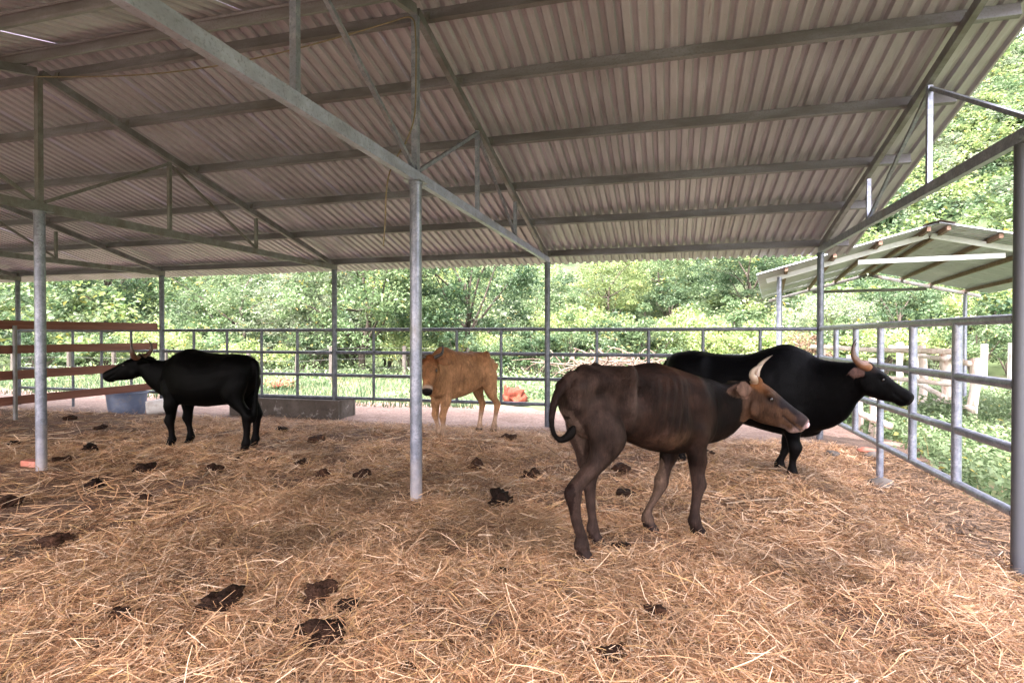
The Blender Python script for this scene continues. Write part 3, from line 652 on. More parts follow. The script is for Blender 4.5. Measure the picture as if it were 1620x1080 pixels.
# brush pile of cut branches
bp = c2w(d_of(968, 18.2), 18.2); rp = np.random.default_rng(5)
br = empty('brush_pile', (bp.x, bp.y, -.05)); tag(br, 'tangled heap of pale cut branches piled beyond the far fence', 'brush pile')
for k in range(130):
    a = rp.uniform(0, 6.28); L_ = rp.uniform(.7, 2.0); c0 = Vector((rp.normal(0, .95), rp.normal(0, .5), rp.uniform(.05, .75))); 
    d3 = Vector((math.cos(a), math.sin(a)*.6, rp.normal(.05, .42))).normalized(); bend = Vector((rp.normal(0,.2), rp.normal(0,.2), rp.normal(.1,.22)))
    a0 = c0 - d3*L_/2; b0 = c0 + d3*L_/2; a0.z = max(a0.z, .02); b0.z = max(b0.z, .02); r0 = rp.uniform(.012, .034)
    MB().tube(smooth_pts([a0, c0+bend, b0], 4), list(np.linspace(r0, r0*.45, 9)), 6).build('branch', M['branch'], br, smooth=True)
# small loose things beyond the far fence
def lump(name, mtl, pos, sx, sy, sz, seed, sub=3, rough=.25, label=None, cat=None, group=None):
    bm = bmesh.new(); bmesh.ops.create_icosphere(bm, subdivisions=sub, radius=1); r_ = np.random.default_rng(seed); off = r_.uniform(0, 50, 3)
    for v in bm.verts:
        c = v.co; n_ = float(vnoise(np.array(c.x+off[0]+c.z*.7), np.array(c.y+off[1]-c.z*.6), .62, seed)) + .5*float(vnoise(np.array(c.x+off[2]+c.z), np.array(c.y+c.z*1.3), .28, seed+1))
        v.co = c*(1+rough*n_)
        if v.co.z < -.25: v.co.z = -.25
        v.co = Vector((v.co.x*sx, v.co.y*sy, v.co.z*sz))
    me = bpy.data.meshes.new(name); bm.to_mesh(me); bm.free(); o = link(name, me, mtl, None, True); o.location = pos
    o.rotation_euler.z = r_.uniform(0, 6.28); tag(o, label, cat, group); return o
p = c2w(d_of(817, 12.6), 12.6); 
lump('clay_heap', M['clay'], (p.x, p.y, .09), .22, .18, .22, 3, 4, .45, 'small heap of bright red orange clay just past the far fence', 'clay heap')
p = c2w(d_of(803, 12.7), 12.7); lump('clay_heap', M['clay'], (p.x, p.y, .17), .10, .09, .24, 4, 3, .3, 'upright red clay lump standing against the clay heap', 'clay heap')
p = c2w(d_of(438, 17.6), 17.6); lump('soil_mound', M['clay'], (p.x, p.y, .0), 1.0, .5, .20, 6, 4, .3, 'low mound of red soil in the grass behind the left black cow', 'soil mound')
# ------------------------------------------------------------------ cattle
class Solid:
    """closed lofts that are fused into one skin by voxel remeshing"""
    def __init__(s): s.V = []; s.F = []
    def loft(s, rings):
        n = len(rings[0]); b = len(s.V)
        for r_ in rings: s.V += [tuple(p) for p in r_]
        for i in range(len(rings)-1):
            for k in range(n): s.F.append((b+i*n+k, b+i*n+(k+1) % n, b+(i+1)*n+(k+1) % n, b+(i+1)*n+k))
        for i, fl in ((0, True), (len(rings)-1, False)):
            c = sum((Vector(p) for p in rings[i]), Vector())/n; s.V.append(tuple(c)); ci = len(s.V)-1
            for k in range(n):
                a, d_ = b+i*n+k, b+i*n+(k+1) % n; s.F.append((d_, a, ci) if fl else (a, d_, ci))
    def ball(s, c, r3, rot=None):
        c = Vector(c); rings = []
        for t in np.linspace(-.97, .97, 9):
            q = math.sqrt(1-t*t); ring = []
            for k in range(14):
                a = 2*math.pi*k/14; v = Vector((math.cos(a)*q*r3[0], math.sin(a)*q*r3[1], t*r3[2]))
                if rot: v = rot @ v
                ring.append(c+v)
            rings.append(ring)
        s.loft(rings)
def ring(c, u, v, ru, rt, rb, e=2.2, n=26):
    out = []
    for k in range(n):
        a = 2*math.pi*k/n; ca, sa = math.cos(a), math.sin(a)
        x = math.copysign(abs(ca)**(2/e), ca)*ru; y = math.copysign(abs(sa)**(2/e), sa)*(rt if sa > 0 else rb)
        out.append(Vector(c)+u*x+v*y)
    return out
def interp(st, n):
    """Catmull-Rom resampling of station tuples"""
    st = np.array(st, float); out = []
    for i in range(len(st)-1):
        a, b, c, d_ = st[max(i-1, 0)], st[i], st[i+1], st[min(i+2, len(st)-1)]
        for k in range(n):
            t = k/n; out.append(.5*(2*b+(c-a)*t+(2*a-5*b+4*c-d_)*t*t+(3*b-a-3*c+d_)*t**3))
    return out + [st[-1]]
XV, YV, ZV = Vector((1,0,0)), Vector((0,1,0)), Vector((0,0,1))
def cattle(name, P, loc, heading, scale=1.0):
    S = Solid(); yb = P.get('yb', 0)
    # trunk: x, top, bottom, half width, height fraction of the widest line
    S.loft([ring((s[0], yb, s[2]+(s[1]-s[2])*s[4]), YV, ZV, max(s[3], .01), (s[1]-s[2])*(1-s[4]), (s[1]-s[2])*s[4], P.get('be', 2.15)) for s in interp(P['body'], 3)])
    # neck: x, y, z, half width, up, down
    nk = interp(P['neck'], 3)
    rings = []
    for i, s in enumerate(nk):
        t = Vector(nk[min(i+1, len(nk)-1)][:3]) - Vector(nk[max(i-1, 0)][:3]); t.normalize(); sd = ZV.cross(t).normalized(); u = t.cross(sd).normalized()
        rings.append(ring(s[:3], sd, u, s[3], s[4], s[5], 2.0))
    S.loft(rings)
    # head
    H0 = Vector(P['head'][0]); f = Vector(P['head'][1]).normalized(); l = ZV.cross(f).normalized(); u = f.cross(l).normalized()
    hs_ = P.get('hs', 1.0); hw_ = hs_*P.get('hh', 1.0)
    HS = [(-.06,.06,.06,.09),(0,.088,.095,.135),(.08,.098,.098,.16),(.16,.099,.090,.162),(.25,.080,.073,.140),(.34,.066,.060,.108),(.41,.065,.055,.090),(.45,.064,.050,.080),(.478,.053,.039,.064),(.492,.030,.022,.038)]
    S.loft([ring(H0+f*s[0]*hs_, l, u, s[1]*hw_, s[2]*hw_, s[3]*hw_, 2.3) for s in interp(HS, 2)])
    def hd(a, b, c): return H0 + f*a*hs_ + (l*b + u*c)*hw_
    for sd in (-1, 1):                                   # brow, cheek, nostril wing
        S.ball(hd(.135, sd*.078, .055), (.035, .03, .03)); S.ball(hd(.12, sd*.062, -.07), (.075, .036, .075)); S.ball(hd(.455, sd*.034, .012), (.03, .026, .03))
    S.ball(hd(-.005, 0, .085), (.05*hs_, .055*hs_, .035*hs_))       # poll
    S.ball(hd(.425, 0, -.078), (.05*hs_, .046*hs_, .024*hs_))       # lower lip
    # ears (part of the skin)
    ears = []
    hf = Vector((f.x, f.y, 0)).normalized()
    for sd, (ef, eo, eu, L_) in zip((1, -1), P['ears']):
        b0 = hd(-.005, sd*.078, .015); d_ = (hf*ef + l*sd*eo + ZV*eu).normalized(); wv = d_.cross(hf if abs(d_.dot(hf)) < .8 else ZV).normalized(); th = d_.cross(wv).normalized()
        rr = [(0,.024,.024),(.2,.038,.020),(.45,.058,.013),(.7,.054,.011),(.9,.030,.010),(1,.008,.006)]
        S.loft([ring(b0+d_*t*L_ - th*0.012*math.sin(t*3), wv, th, a*1.05, b, b, 2, 14) for t, a, b in rr]); ears.append((b0, d_, L_, wv))
    # legs: stations x, y, z, rx, ry
    for leg in P['legs']:
        S.loft([ring(s[:3], YV, XV, s[4], s[3], s[3], 2.1, 18) for s in interp(leg, 2)])
    for hx, hy in P['hoofs']:
        for sd in (-1, 1):
            S.loft([ring((hx+a, hy+sd*(.026+b), z), YV, XV, ry, rx, rx*.85, 2.2, 12) for z, a, b, rx, ry in ((.075,-.012,-.006,.03,.024),(.05,0,0,.04,.025),(.02,.012,.002,.047,.028),(-.005,.02,.003,.052,.030))])
            S.ball((hx-.045, hy+sd*.02, .085), (.012, .012, .016))
    # tail
    tl = smooth_pts(P['tail'], 3); tr_ = np.interp(np.linspace(0, 1, len(tl)), *P['tailr'])
    tm = MB(); rings = []
    for i, p_ in enumerate(tl):
        t = (tl[min(i+1, len(tl)-1)]-tl[max(i-1, 0)]).normalized(); a = t.cross(YV); a = (a if a.length > .1 else t.cross(XV)).normalized(); b = t.cross(a)
        rings.append(ring(p_, a, b, tr_[i], tr_[i], tr_[i], 2, 10))
    S.loft(rings)
    for c, r3 in P.get('balls', []): S.ball(c, r3)
    me = mesh(name, S.V, S.F); tmp = bpy.data.objects.new('tmp', me); COL.objects.link(tmp)
    bm = bmesh.new(); bm.from_mesh(me); bmesh.ops.recalc_face_normals(bm, faces=bm.faces); bm.to_mesh(me); bm.free()
    rm = tmp.modifiers.new('r', 'REMESH'); rm.mode = 'VOXEL'; rm.voxel_size = P.get('vox', .012)
    sm_ = tmp.modifiers.new('s', 'SMOOTH'); sm_.factor = .5; sm_.iterations = P.get('smooth', 6)
    me2 = bpy.data.meshes.new_from_object(tmp.evaluated_get(bpy.context.evaluated_depsgraph_get()))
    bpy.data.objects.remove(tmp); bpy.data.meshes.remove(me)
    n = len(me2.vertices); co = np.empty(n*3, np.float32); me2.vertices.foreach_get('co', co); co = co.reshape(n, 3).astype(float)
    nm = np.empty(n*3, np.float32); me2.vertices.foreach_get('normal', nm); nm = nm.reshape(n, 3).astype(float)
    rel = co - np.array(H0); hd3 = np.stack([rel @ np.array(f)/hs_, rel @ np.array(l)/hw_, rel @ np.array(u)/hw_], 1)
    on_head = (hd3[:, 0] > -.02) & (np.abs(hd3[:, 1]) < .13) & (np.abs(hd3[:, 2]) < .2)
    disp = np.zeros(n)
    for cx, cy, cz, r_, amp in P.get('sculpt', []):                 # muscle and bone relief
        for sg in ((1, -1) if cy else (1,)):
            rr_ = np.array(r_ if hasattr(r_, '__len__') else (r_,)*3)
            q = (co - np.array([cx, yb+cy*sg, cz]))/rr_; sidem = 1.0
            if cy: q[:, 1] = 0; sidem = sstep(.02, .08, (co[:, 1]-yb)*sg)*sstep(.22, .62, np.abs(nm[:, 1]))
            disp += P.get('sg', .8)*amp*sidem*np.exp(-(q**2).sum(1))
    if 'ribs' in P:
        amp, x0, x1, pitch, slant = P['ribs']; m_ = sstep(x0, x0+.1, co[:, 0])*(1-sstep(x1-.1, x1, co[:, 0]))*sstep(.62, .75, co[:, 2])*(1-sstep(1.0, 1.1, co[:, 2]))*(np.abs(co[:, 1]-yb) > .1)
        disp += amp*m_*np.sin((co[:, 0]+slant*co[:, 2])/pitch*2*math.pi)
    for sd in (-1, 1):                                              # eye socket, nostril, jaw line, mouth
        for c, r_, amp in (((.165, sd*.10, .032), (.035,.03,.024), -.010), ((.483, sd*.03, .012), (.016,.014,.013), -.014), ((.23, sd*.085, -.0), (.06,.03,.03), -.006)):
            q = (hd3-np.array(c))/np.array(r_); disp += amp*np.exp(-(q**2).sum(1))
    mouth = on_head & (hd3[:, 0] > .31) & (hd3[:, 0] < .475)
    disp -= .009*mouth*np.exp(-((hd3[:, 2]+.048+.18*(hd3[:, 0]-.45))/.008)**2)
    disp += .004*vnoise(co[:, 0]+co[:, 1]*.6, co[:, 2]-co[:, 1]*.5, .09, 71)
    co += nm*disp[:, None]
    me2.vertices.foreach_set('co', co.astype(np.float32).ravel()); me2.update()
    earm = np.zeros(n)
    for b0, d_, L_, wv in ears:
        q = co-np.array(b0); t = q @ np.array(d_)/L_; pr = q - np.outer(t*L_, np.array(d_)); earm = np.maximum(earm, ((t > .12) & (t < 1.1))*(np.linalg.norm(pr, axis=1) < .066)*(.3 if b0 is ears[0][0] else 1.0))
    col = P['colour'](co, hd3, on_head & (earm < .2), earm, nm, f, l)
    set_col(me2, np.clip(col, .0004, 1)); me2.materials.clear(); me2.materials.append(M[P.get('hide', 'hide')])
    root = empty(name, loc, heading); root.scale = (scale,)*3
    link('body', me2, None, root, True)
    # short coat: fine hairs lying back over the skin
    me2.calc_loop_triangles(); nt_ = len(me2.loop_triangles); tri = np.empty(nt_*3, np.int32); me2.loop_triangles.foreach_get('vertices', tri); tri = tri.reshape(-1, 3)
    ar = np.linalg.norm(np.cross(co[tri[:, 1]]-co[tri[:, 0]], co[tri[:, 2]]-co[tri[:, 0]]), axis=1); rgh = np.random.default_rng(len(co)); nh = P.get('hairs', 45000)
    pick = tri[rgh.choice(nt_, nh, p=ar/ar.sum())]; bw = rgh.dirichlet((1, 1, 1), nh)[:, :, None]
    hp_ = (co[pick]*bw).sum(1); hn = (nm[pick]*bw).sum(1); hn /= np.linalg.norm(hn, axis=1)[:, None]+1e-9; hc = (np.clip(col, .0004, 1)[pick]*bw).sum(1); hh3 = (hd3[pick]*bw).sum(1); eh = earm[pick].max(1)
    flow = np.tile(np.array([-.75, 0, -.65]), (nh, 1)); flow[hp_[:, 2] < .5] = (-.1, 0, -1); oh_ = (hh3[:, 0] > .0) & (np.abs(hh3[:, 1]) < .13) & (np.abs(hh3[:, 2]) < .2); flow[oh_] = -np.array(f)
    flow += rgh.normal(0, .22, (nh, 3)) + .35*np.stack([vnoise(hp_[:, 0]+hp_[:, 1], hp_[:, 2], .12, 86), np.zeros(nh), vnoise(hp_[:, 0]-hp_[:, 1], hp_[:, 2], .12, 87)], 1)
    flow -= hn*(flow*hn).sum(1)[:, None]; flow /= np.linalg.norm(flow, axis=1)[:, None]+1e-9; sdv = np.cross(flow, hn)
    kp = (hp_[:, 2] > .09) & ~(hh3[:, 0] > .40) & (np.linalg.norm((hh3-np.array([.165, 0, .034]))*np.array([1, 0, 1]), axis=1) > .03)
    Lh = (P.get('hairl', .020)*rgh.uniform(.5, 1.4, nh)*np.where(oh_, .55, 1))[:, None]; wh = .0011*P.get('hairw', 1.0)
    hv = np.stack([hp_ - sdv*wh - hn*.002, hp_ + sdv*wh - hn*.002, hp_ + flow*Lh + hn*Lh*.16], 1)[kp]; hc = (hc*rgh.uniform(.55, 1.7, (nh, 1)))[kp]; kk = len(hv)
    fo = link('fur', np_mesh('fur', hv.reshape(-1, 3), np.arange(kk*3).reshape(kk, 3), np.repeat(hc, 3, 0)), M[P.get('hide', 'hide')], root); fo['kind'] = 'stuff'
    for sd in (-1, 1):
        bm = bmesh.new(); bmesh.ops.create_uvsphere(bm, u_segments=14, v_segments=10, radius=.0175*hs_); e = bpy.data.meshes.new('eye'); bm.to_mesh(e); bm.free()
        o = link('eye', e, M['eye'], root, True); o.location = hd(.165, sd*.084, .034)
    for sd, HP in zip((1, -1), P['horns']):
        b0 = hd(-.005, sd*.058, .078); pts_ = [b0 - l*sd*.03 - u*.02] + [b0 + hf*a + l*sd*b + ZV*c for a, b, c in HP]; pp = smooth_pts(pts_, 5); k = len(pp)
        rad = P['hornr']*np.clip(1.02-np.linspace(0, 1, k)**1.35, .06, 1)*(1+.05*np.sin(np.linspace(0, 1, k)*26)*(np.linspace(1, 0, k)))
        m = MB().tube(pp, list(rad), 14); o = m.build('horn', M['horn'], root, smooth=True)
        t = np.repeat(np.linspace(0, 1, k), 14)[:, None]; c0, c1, c2 = [np.array(c) for c in P['horncol']]
        set_col(o.data, np.where(t < .5, c0+(c1-c0)*t*2, c1+(c2-c1)*(t-.5)*2))
    return root, hd
def fleg(x, y, hx, hy, zs=.84, k=1.0, bulk=1.0):
    """front leg from the shoulder at x,y to a hoof at hx,hy"""
    kx = x*.43+hx*.57 + .010; ky = y*.3+hy*.7
    return [(x+.02, y*.85, zs, .13*bulk, .07*bulk), (x, y, .70, .115*bulk, .075*bulk), (x-.012, y, .60, .088*bulk, .07*bulk), (x*.75+kx*.25, y*.8+ky*.2, .50, .065*k, .058*k), (x*.4+kx*.6, ky, .42, .047*k, .044*k), (kx+.012, ky, .35, .051*k, .049*k), (kx+.006, ky, .305, .044*k, .043*k), (kx*.6+hx*.4-.006, hy, .235, .030*k, .029*k), (hx-.014, hy, .155, .030*k, .029*k), (hx-.016, hy, .105, .043*k, .041*k), (hx-.004, hy, .07, .035*k, .038*k), (hx+.008, hy, .03, .03, .035)]
def hleg(x, y, hx, hy, hockx=None, k=1.0, bulk=1.0, zt=.93, hz=.42):
    hk = hx-.055 if hockx is None else hockx; ky = y*.25+hy*.75
    return [(x, y*.72, zt, .14*bulk, .085*bulk), (x+.01, y*.92, .82, .165*bulk, .10*bulk), (x+.03, y, .71, .150*bulk, .095*bulk), (x*.8+hk*.2+.035, y*.95+ky*.05, .61, .112*bulk, .078*bulk), (x*.4+hk*.6+.025, ky, .52, .075*k, .055*k), (hk+.012, ky, hz+.03, .058*k, .043*k), (hk-.002, ky, hz-.01, .056*k, .042*k), (hk+.006, ky, hz-.075, .040*k, .035*k), (hk*.55+hx*.45-.006, hy, .24, .032*k, .030*k), (hx-.018, hy, .155, .032*k, .030*k), (hx-.018, hy, .105, .045*k, .042*k), (hx-.004, hy, .07, .036*k, .038*k), (hx+.008, hy, .03, .03, .035)]
def mixc(c, k, m): return c + (np.array(k)-c)*np.clip(m, 0, 1)[:, None]
def ground_at(v): return float(z_bed(v[0], v[1]))

# --- the dark brown young one with pale horns
def col_brown(co, h, oh, ear, nm, f, l):
    n = len(co); x, y, z = co.T; c = np.tile(np.array([.0180,.0100,.0072]), (n, 1))
    nz = vnoise(x+y*.7, z+y*.3, .13, 81); n2 = vnoise(x*.9-y, z, .05, 82)
    c = mixc(c, (.038,.0255,.0205), (1-sstep(-.42, -.18, x+.12*nz))*.85)                       # greyish hindquarters
    c = mixc(c, (.032,.0185,.0140), sstep(.0, .6, nz)*(x > -.3)*(x < .3)*.6)
    c = mixc(c, (.034,.0135,.0058), sstep(.95, 1.12, z+.03*nz)*sstep(-.05, .1, x)*(1-sstep(.42, .55, x))*.9)   # rusty ridge of the shoulder
    c = mixc(c, (.0028,.0017,.0014), sstep(.34, .50, x+.08*nz)*(1-sstep(.85, .98, x))*sstep(.5, .75, z)*.85)     # dark neck
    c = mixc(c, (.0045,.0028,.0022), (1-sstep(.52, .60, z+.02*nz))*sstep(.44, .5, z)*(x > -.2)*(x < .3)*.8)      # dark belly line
    c = mixc(c, (.006,.0035,.0028), sstep(.25, .75, vnoise(x*1.3+y, z*.8, .10, 85))*(x < .35)*.55)
    c = mixc(c, (.060,.046,.040), np.exp(-((x+.25)/.06)**2-((z-.95)/.14)**2)*.7)  # greyish highlight on the hip ridge painted into the coat
    c = mixc(c, (.060,.036,.022), np.exp(-((x-.12)/.12)**2-((z-.68)/.05)**2)*.8)                              # tan patch low on the ribs
    c = mixc(c, (.036,.0245,.0205), (1-sstep(.42, .5, z))*.8)
    inner = (nm[:, 1]*np.sign(y) < -.1)
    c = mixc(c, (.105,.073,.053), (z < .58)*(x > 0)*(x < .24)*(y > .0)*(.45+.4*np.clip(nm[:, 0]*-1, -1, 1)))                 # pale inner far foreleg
    c = mixc(c, (.085,.062,.050), (np.abs(y) < .075)*(x < -.45)*(z < .9)*(z > .5)*.8)                            # pale between the thighs
    c = mixc(c, (.026,.018,.016), (1-sstep(.06, .09, z)))
    s_, ll, uu = h.T
    c = np.where(oh[:, None], np.array([.062,.035,.0215]), c)
    c = mixc(c, (.165,.072,.026), oh*(1-sstep(.05, .16, s_))*sstep(.02, .06, uu))                              # orange forehead
    c = mixc(c, (.0115,.0085,.0095), oh*sstep(.17, .25, s_)*sstep(.012, .035, uu+.02*n2))                        # dark nose bridge
    c = mixc(c, (.034,.020,.014), oh*(1-sstep(.0,.1,s_))*(uu < 0)*.5)
    c = mixc(c, (.0085,.006,.006), oh*np.exp(-((s_-.165)/.04)**2-((uu-.032)/.03)**2)*(np.abs(ll) > .05))
    c = mixc(c, (.021,.0145,.0145), oh*sstep(.36, .42, s_)*(uu > -.02))
    c = mixc(c, (.22,.165,.155), oh*sstep(.40, .43, s_)*(1-sstep(-.045, -.028, uu))*.9)                         # pale lips
    c = mixc(c, (.12,.09,.08), oh*sstep(.30, .36, s_)*(1-sstep(-.095, -.065, uu)))
    c = mixc(c, (.25,.18,.18), oh*sstep(.462, .475, s_)*(uu > -.03)*.8)
    c = mixc(c, (.006,.005,.005), oh*np.exp(-(((s_-.483)/.014)**2+((np.abs(ll)-.03)/.013)**2+((uu-.012)/.013)**2))*1.4)
    c = mixc(c, (.010,.008,.008), oh*np.exp(-((uu+.048+.18*(s_-.45))/.007)**2)*(s_ > .30)*(s_ < .475)*.9)
    c = mixc(c, (.11,.070,.052), ear*.9*(.35+.65*(nm[:, 1] < .2)))
    tl = (x < -.66); c = mixc(c, (.014,.0085,.007), tl); c = mixc(c, (.004,.003,.0025), (x < -.55)*(z < .86)*(z > .70)*(np.abs(y+.05) < .08)*(x < -.62))
    return c*(1+.25*n2+.2*nz)[:, None]*np.array([1.04,.95,.93])*.80
PA = dict(hairs=90000, hairl=.017, vox=.0095, smooth=4, be=2.1, sg=1.7,
  body=[(-.645,1.05,.90,.05,.5),(-.60,1.10,.80,.10,.55),(-.50,1.150,.71,.14,.66),(-.38,1.158,.70,.165,.74),(-.27,1.155,.70,.195,.77),(-.14,1.140,.655,.180,.60),(.0,1.150,.600,.200,.46),(.14,1.145,.56,.206,.44),(.27,1.12,.545,.188,.46),(.39,1.085,.545,.185,.5),(.51,1.05,.58,.14,.5),(.60,.98,.66,.08,.5)],
  neck=[(.34,0,.83,.155,.25,.26),(.50,-.005,.82,.118,.235,.235),(.66,-.03,.828,.090,.195,.215),(.78,-.055,.87,.080,.150,.160),(.90,-.09,.92,.080,.12,.13)],
  head=((.885,-.085,.950),(.50,-.69,-.52)), hs=.88, hh=1.14, ears=((-.88,.50,.16,.20),(-.50,.85,.10,.16)),
  legs=[fleg(.345,-.115,.345,-.105,.86,1.02,.86), fleg(.335,.115,.125,.105,.86,1.02,.86), hleg(-.435,-.115,-.565,-.10,-.645,1.06,.80), hleg(-.435,.115,-.33,.11,-.375,1.02,.80)],
  hoofs=[(.355,-.105),(.125,.105),(-.565,-.10),(-.33,.11)],
  tail=[(-.57,0,1.085),(-.655,-.02,1.05),(-.73,-.045,.97),(-.765,-.06,.87),(-.76,-.065,.785),(-.72,-.075,.735),(-.665,-.095,.76),(-.64,-.11,.82)], tailr=([0,.12,.28,.45,.66,.78,.9,1],[.056,.040,.024,.0165,.016,.027,.034,.012]),
  sculpt=[(-.285,.20,1.115,(.04,.07,.05),.034),(-.265,.215,1.0,(.022,.08,.10),.018),(-.245,.21,.88,(.022,.08,.10),.012),(-.17,.22,.99,(.06,.10,.09),-.034),(-.60,.09,1.03,(.04,.05,.045),.024),(-.60,.10,.93,(.03,.05,.06),.010),(-.46,.17,.99,(.085,.1,.07),-.026),(-.36,.16,.93,(.05,.08,.07),-.012),(-.36,.19,.70,(.10,.08,.10),.010),(.36,.17,.95,(.05,.08,.13),.012),(.24,.22,.84,(.045,.1,.16),-.014),(.10,.25,.72,(.16,.1,.10),.010),(.33,.2,.70,(.06,.08,.06),.014),(-.50,0,1.15,(.05,.03,.04),.012),(.02,0,1.16,(.20,.03,.05),.010),(.58,.11,.82,(.09,.06,.12),-.010)],
  ribs=(.0055,-.12,.26,.062,-.25),
  horns=([(0,.015,.03),(.01,.04,.075),(.035,.05,.12),(.075,.045,.16),(.11,.035,.185)],[(0,.02,.02),(-.015,.05,.045),(-.01,.07,.08),(.02,.065,.11),(.055,.045,.13)]), hornr=.028,
  horncol=((.17,.085,.042),(.36,.28,.22),(.12,.10,.09)), colour=col_brown)
loc = (-.139, 3.83); ra, hda = cattle('young_bull', PA, (*loc, ground_at(loc)+.0), R(43.35))
tag(ra, 'lean dark brown young bull with short pale horns licking its nose', 'cattle', 'cattle in the shed')
q = hda(.482, -.012, .002); bm = bmesh.new(); bmesh.ops.create_uvsphere(bm, u_segments=12, v_segments=8, radius=1)
for v in bm.verts: v.co = Vector((v.co.x*.016, v.co.y*.026, v.co.z*.024))
me = bpy.data.meshes.new('tongue'); bm.to_mesh(me); bm.free()
M['tongue'] = mat('tongue', (.50,.33,.34), .3); o = link('tongue', me, M['tongue'], ra, True); o.location = q; o.rotation_euler = (0, R(25), R(-25))

# --- big black bull behind it
def col_black(base, legc, facec=None, hornless=None):
    def fn(co, h, oh, ear, nm, f, l):
        n = len(co); x, y, z = co.T; c = np.tile(np.array(base), (n, 1)); nz = vnoise(x+y*.7, z, .11, 83)
        c = mixc(c, legc, (1-sstep(.30, .42, z+.04*nz))*.8)
        c = mixc(c, (.008,.007,.0065), (1-sstep(.06, .09, z)))
        s_, ll, uu = h.T
        if facec: c = mixc(c, facec, oh*(1-sstep(.04, .10, s_))*sstep(.03, .07, uu))
        c = mixc(c, (.012,.010,.010), oh*sstep(.455, .47, s_)); c = mixc(c, (.085,.045,.037), ear*.75*(ear > .5)*(nm @ np.array(f) > -.1))
        return c*(1+.12*nz)[:, None]
    return fn
PB = dict(hairw=1.4, hide='hide_black', vox=.0125, smooth=14, be=2.2,
  body=[(-.80,1.13,.98,.06,.5),(-.74,1.22,.80,.16,.55),(-.62,1.26,.66,.25,.6),(-.45,1.265,.60,.29,.62),(-.25,1.235,.56,.30,.5),(0,1.23,.52,.325,.45),(.20,1.29,.47,.33,.45),(.38,1.335,.44,.30,.47),(.52,1.305,.43,.245,.48),(.64,1.24,.46,.18,.5),(.74,1.12,.56,.09,.5)],
  neck=[(.30,0,.90,.27,.38,.43),(.48,-.01,.90,.245,.37,.43),(.64,-.03,.905,.205,.34,.41),(.78,-.08,.935,.160,.285,.35),(.92,-.15,1.00,.120,.20,.235),(1.06,-.215,1.05,.088,.135,.14)],
  head=((1.065,-.235,1.085),(.36,.02,-.215)), hs=.87, hh=1.13, ears=((-.6,.8,.0,.19),(-.75,.7,-.02,.19)),
  legs=[fleg(.47,-.16,.49,-.13,.86,1.30,1.22), fleg(.44,.16,.35,.08,.86,1.35,1.25), hleg(-.50,-.16,-.58,-.13,None,1.25,1.15), hleg(-.50,.16,-.50,.12,None,1.25,1.15)],
  hoofs=[(.49,-.13),(.35,.08),(-.58,-.13),(-.50,.12)],
  tail=[(-.76,0,1.17),(-.83,0,1.08),(-.86,0,.85),(-.86,0,.55),(-.85,0,.35)], tailr=([0,.15,.6,.8,1],[.05,.03,.02,.035,.015]),
  sculpt=[(-.36,.29,1.20,(.05,.08,.07),.025),(-.24,.31,1.08,(.08,.1,.1),-.022),(.32,.26,1.0,(.05,.1,.16),-.010),(.42,0,1.33,(.16,.06,.06),.012)],
  balls=[((.56,-.01,.52),(.17,.05,.09))],
  horns=([(-.02,.03,.01),(-.06,.06,.025),(-.105,.065,.08),(-.115,.06,.15),(-.09,.04,.21)],[(-.03,.04,.005),(-.075,.08,.03),(-.115,.095,.095),(-.12,.085,.18),(-.095,.06,.25)]), hornr=.044,
  horncol=((.20,.080,.036),(.12,.055,.03),(.004,.0035,.0035)), colour=col_black((.0008,.0008,.0012),(.0045,.0036,.0036),(.012,.007,.005)))
loc = (.752, 6.312); rb, _ = cattle('black_bull', PB, (*loc, .075), R(-17.65))
tag(rb, 'big glossy black bull with upcurved orange horn nosing at the right fence', 'cattle', 'cattle in the shed')

# --- black cow on the left
PC = dict(hairw=1.6, hide='hide_black', vox=.013, smooth=5, be=2.2, yb=-.04,
  body=[(-.63,1.03,.86,.05,.5),(-.585,1.085,.76,.14,.55),(-.48,1.135,.62,.22,.58),(-.34,1.150,.56,.26,.58),(-.18,1.150,.53,.28,.5),(.02,1.155,.51,.30,.45),(.16,1.185,.51,.29,.46),(.29,1.200,.51,.26,.5),(.42,1.165,.53,.21,.5),(.54,1.09,.56,.15,.5),(.64,1.01,.62,.09,.5)],
  neck=[(.36,-.04,.86,.17,.29,.31),(.55,-.03,.86,.125,.24,.27),(.70,.0,.90,.10,.175,.20),(.82,.025,.965,.082,.125,.14),(.93,.045,1.005,.075,.10,.105)],
  head=((.915,.045,1.03),(.74,.34,-.33)), hs=.89, hh=1.08, ears=((-.80,.45,-.05,.16),(-.7,.75,.10,.16)),
  legs=[fleg(.44,.09,.47,.06,.84,1.22,1.05), fleg(.42,-.16,.41,-.17,.84,1.22,1.05), hleg(-.44,.10,-.565,.075,-.60,1.25,1.08), hleg(-.43,-.17,-.49,-.19,-.54,1.25,1.08)],
  hoofs=[(.48,.06),(.415,-.17),(-.565,.075),(-.49,-.19)],
  tail=[(-.58,-.03,1.07),(-.645,-.02,1.02),(-.675,0,.88),(-.672,.02,.65),(-.66,.03,.48),(-.655,.03,.34)], tailr=([0,.15,.55,.78,.9,1],[.045,.032,.022,.036,.034,.012]),
  sculpt=[(-.36,.26,1.09,(.05,.08,.06),.02),(-.2,.28,.98,(.07,.1,.09),-.018),(.28,0,1.20,(.14,.05,.05),.010)],
  horns=([(.01,.03,.01),(.015,.065,.055),(.02,.08,.135),(.025,.07,.225)],[(-.01,.04,.005),(-.04,.09,.02),(-.08,.115,.08),(-.085,.105,.155),(-.06,.085,.215)]), hornr=.040,
  horncol=((.13,.05,.026),(.07,.028,.017),(.004,.0035,.0035)), colour=col_black((.0006,.0005,.0005),(.0030,.0018,.0015)))
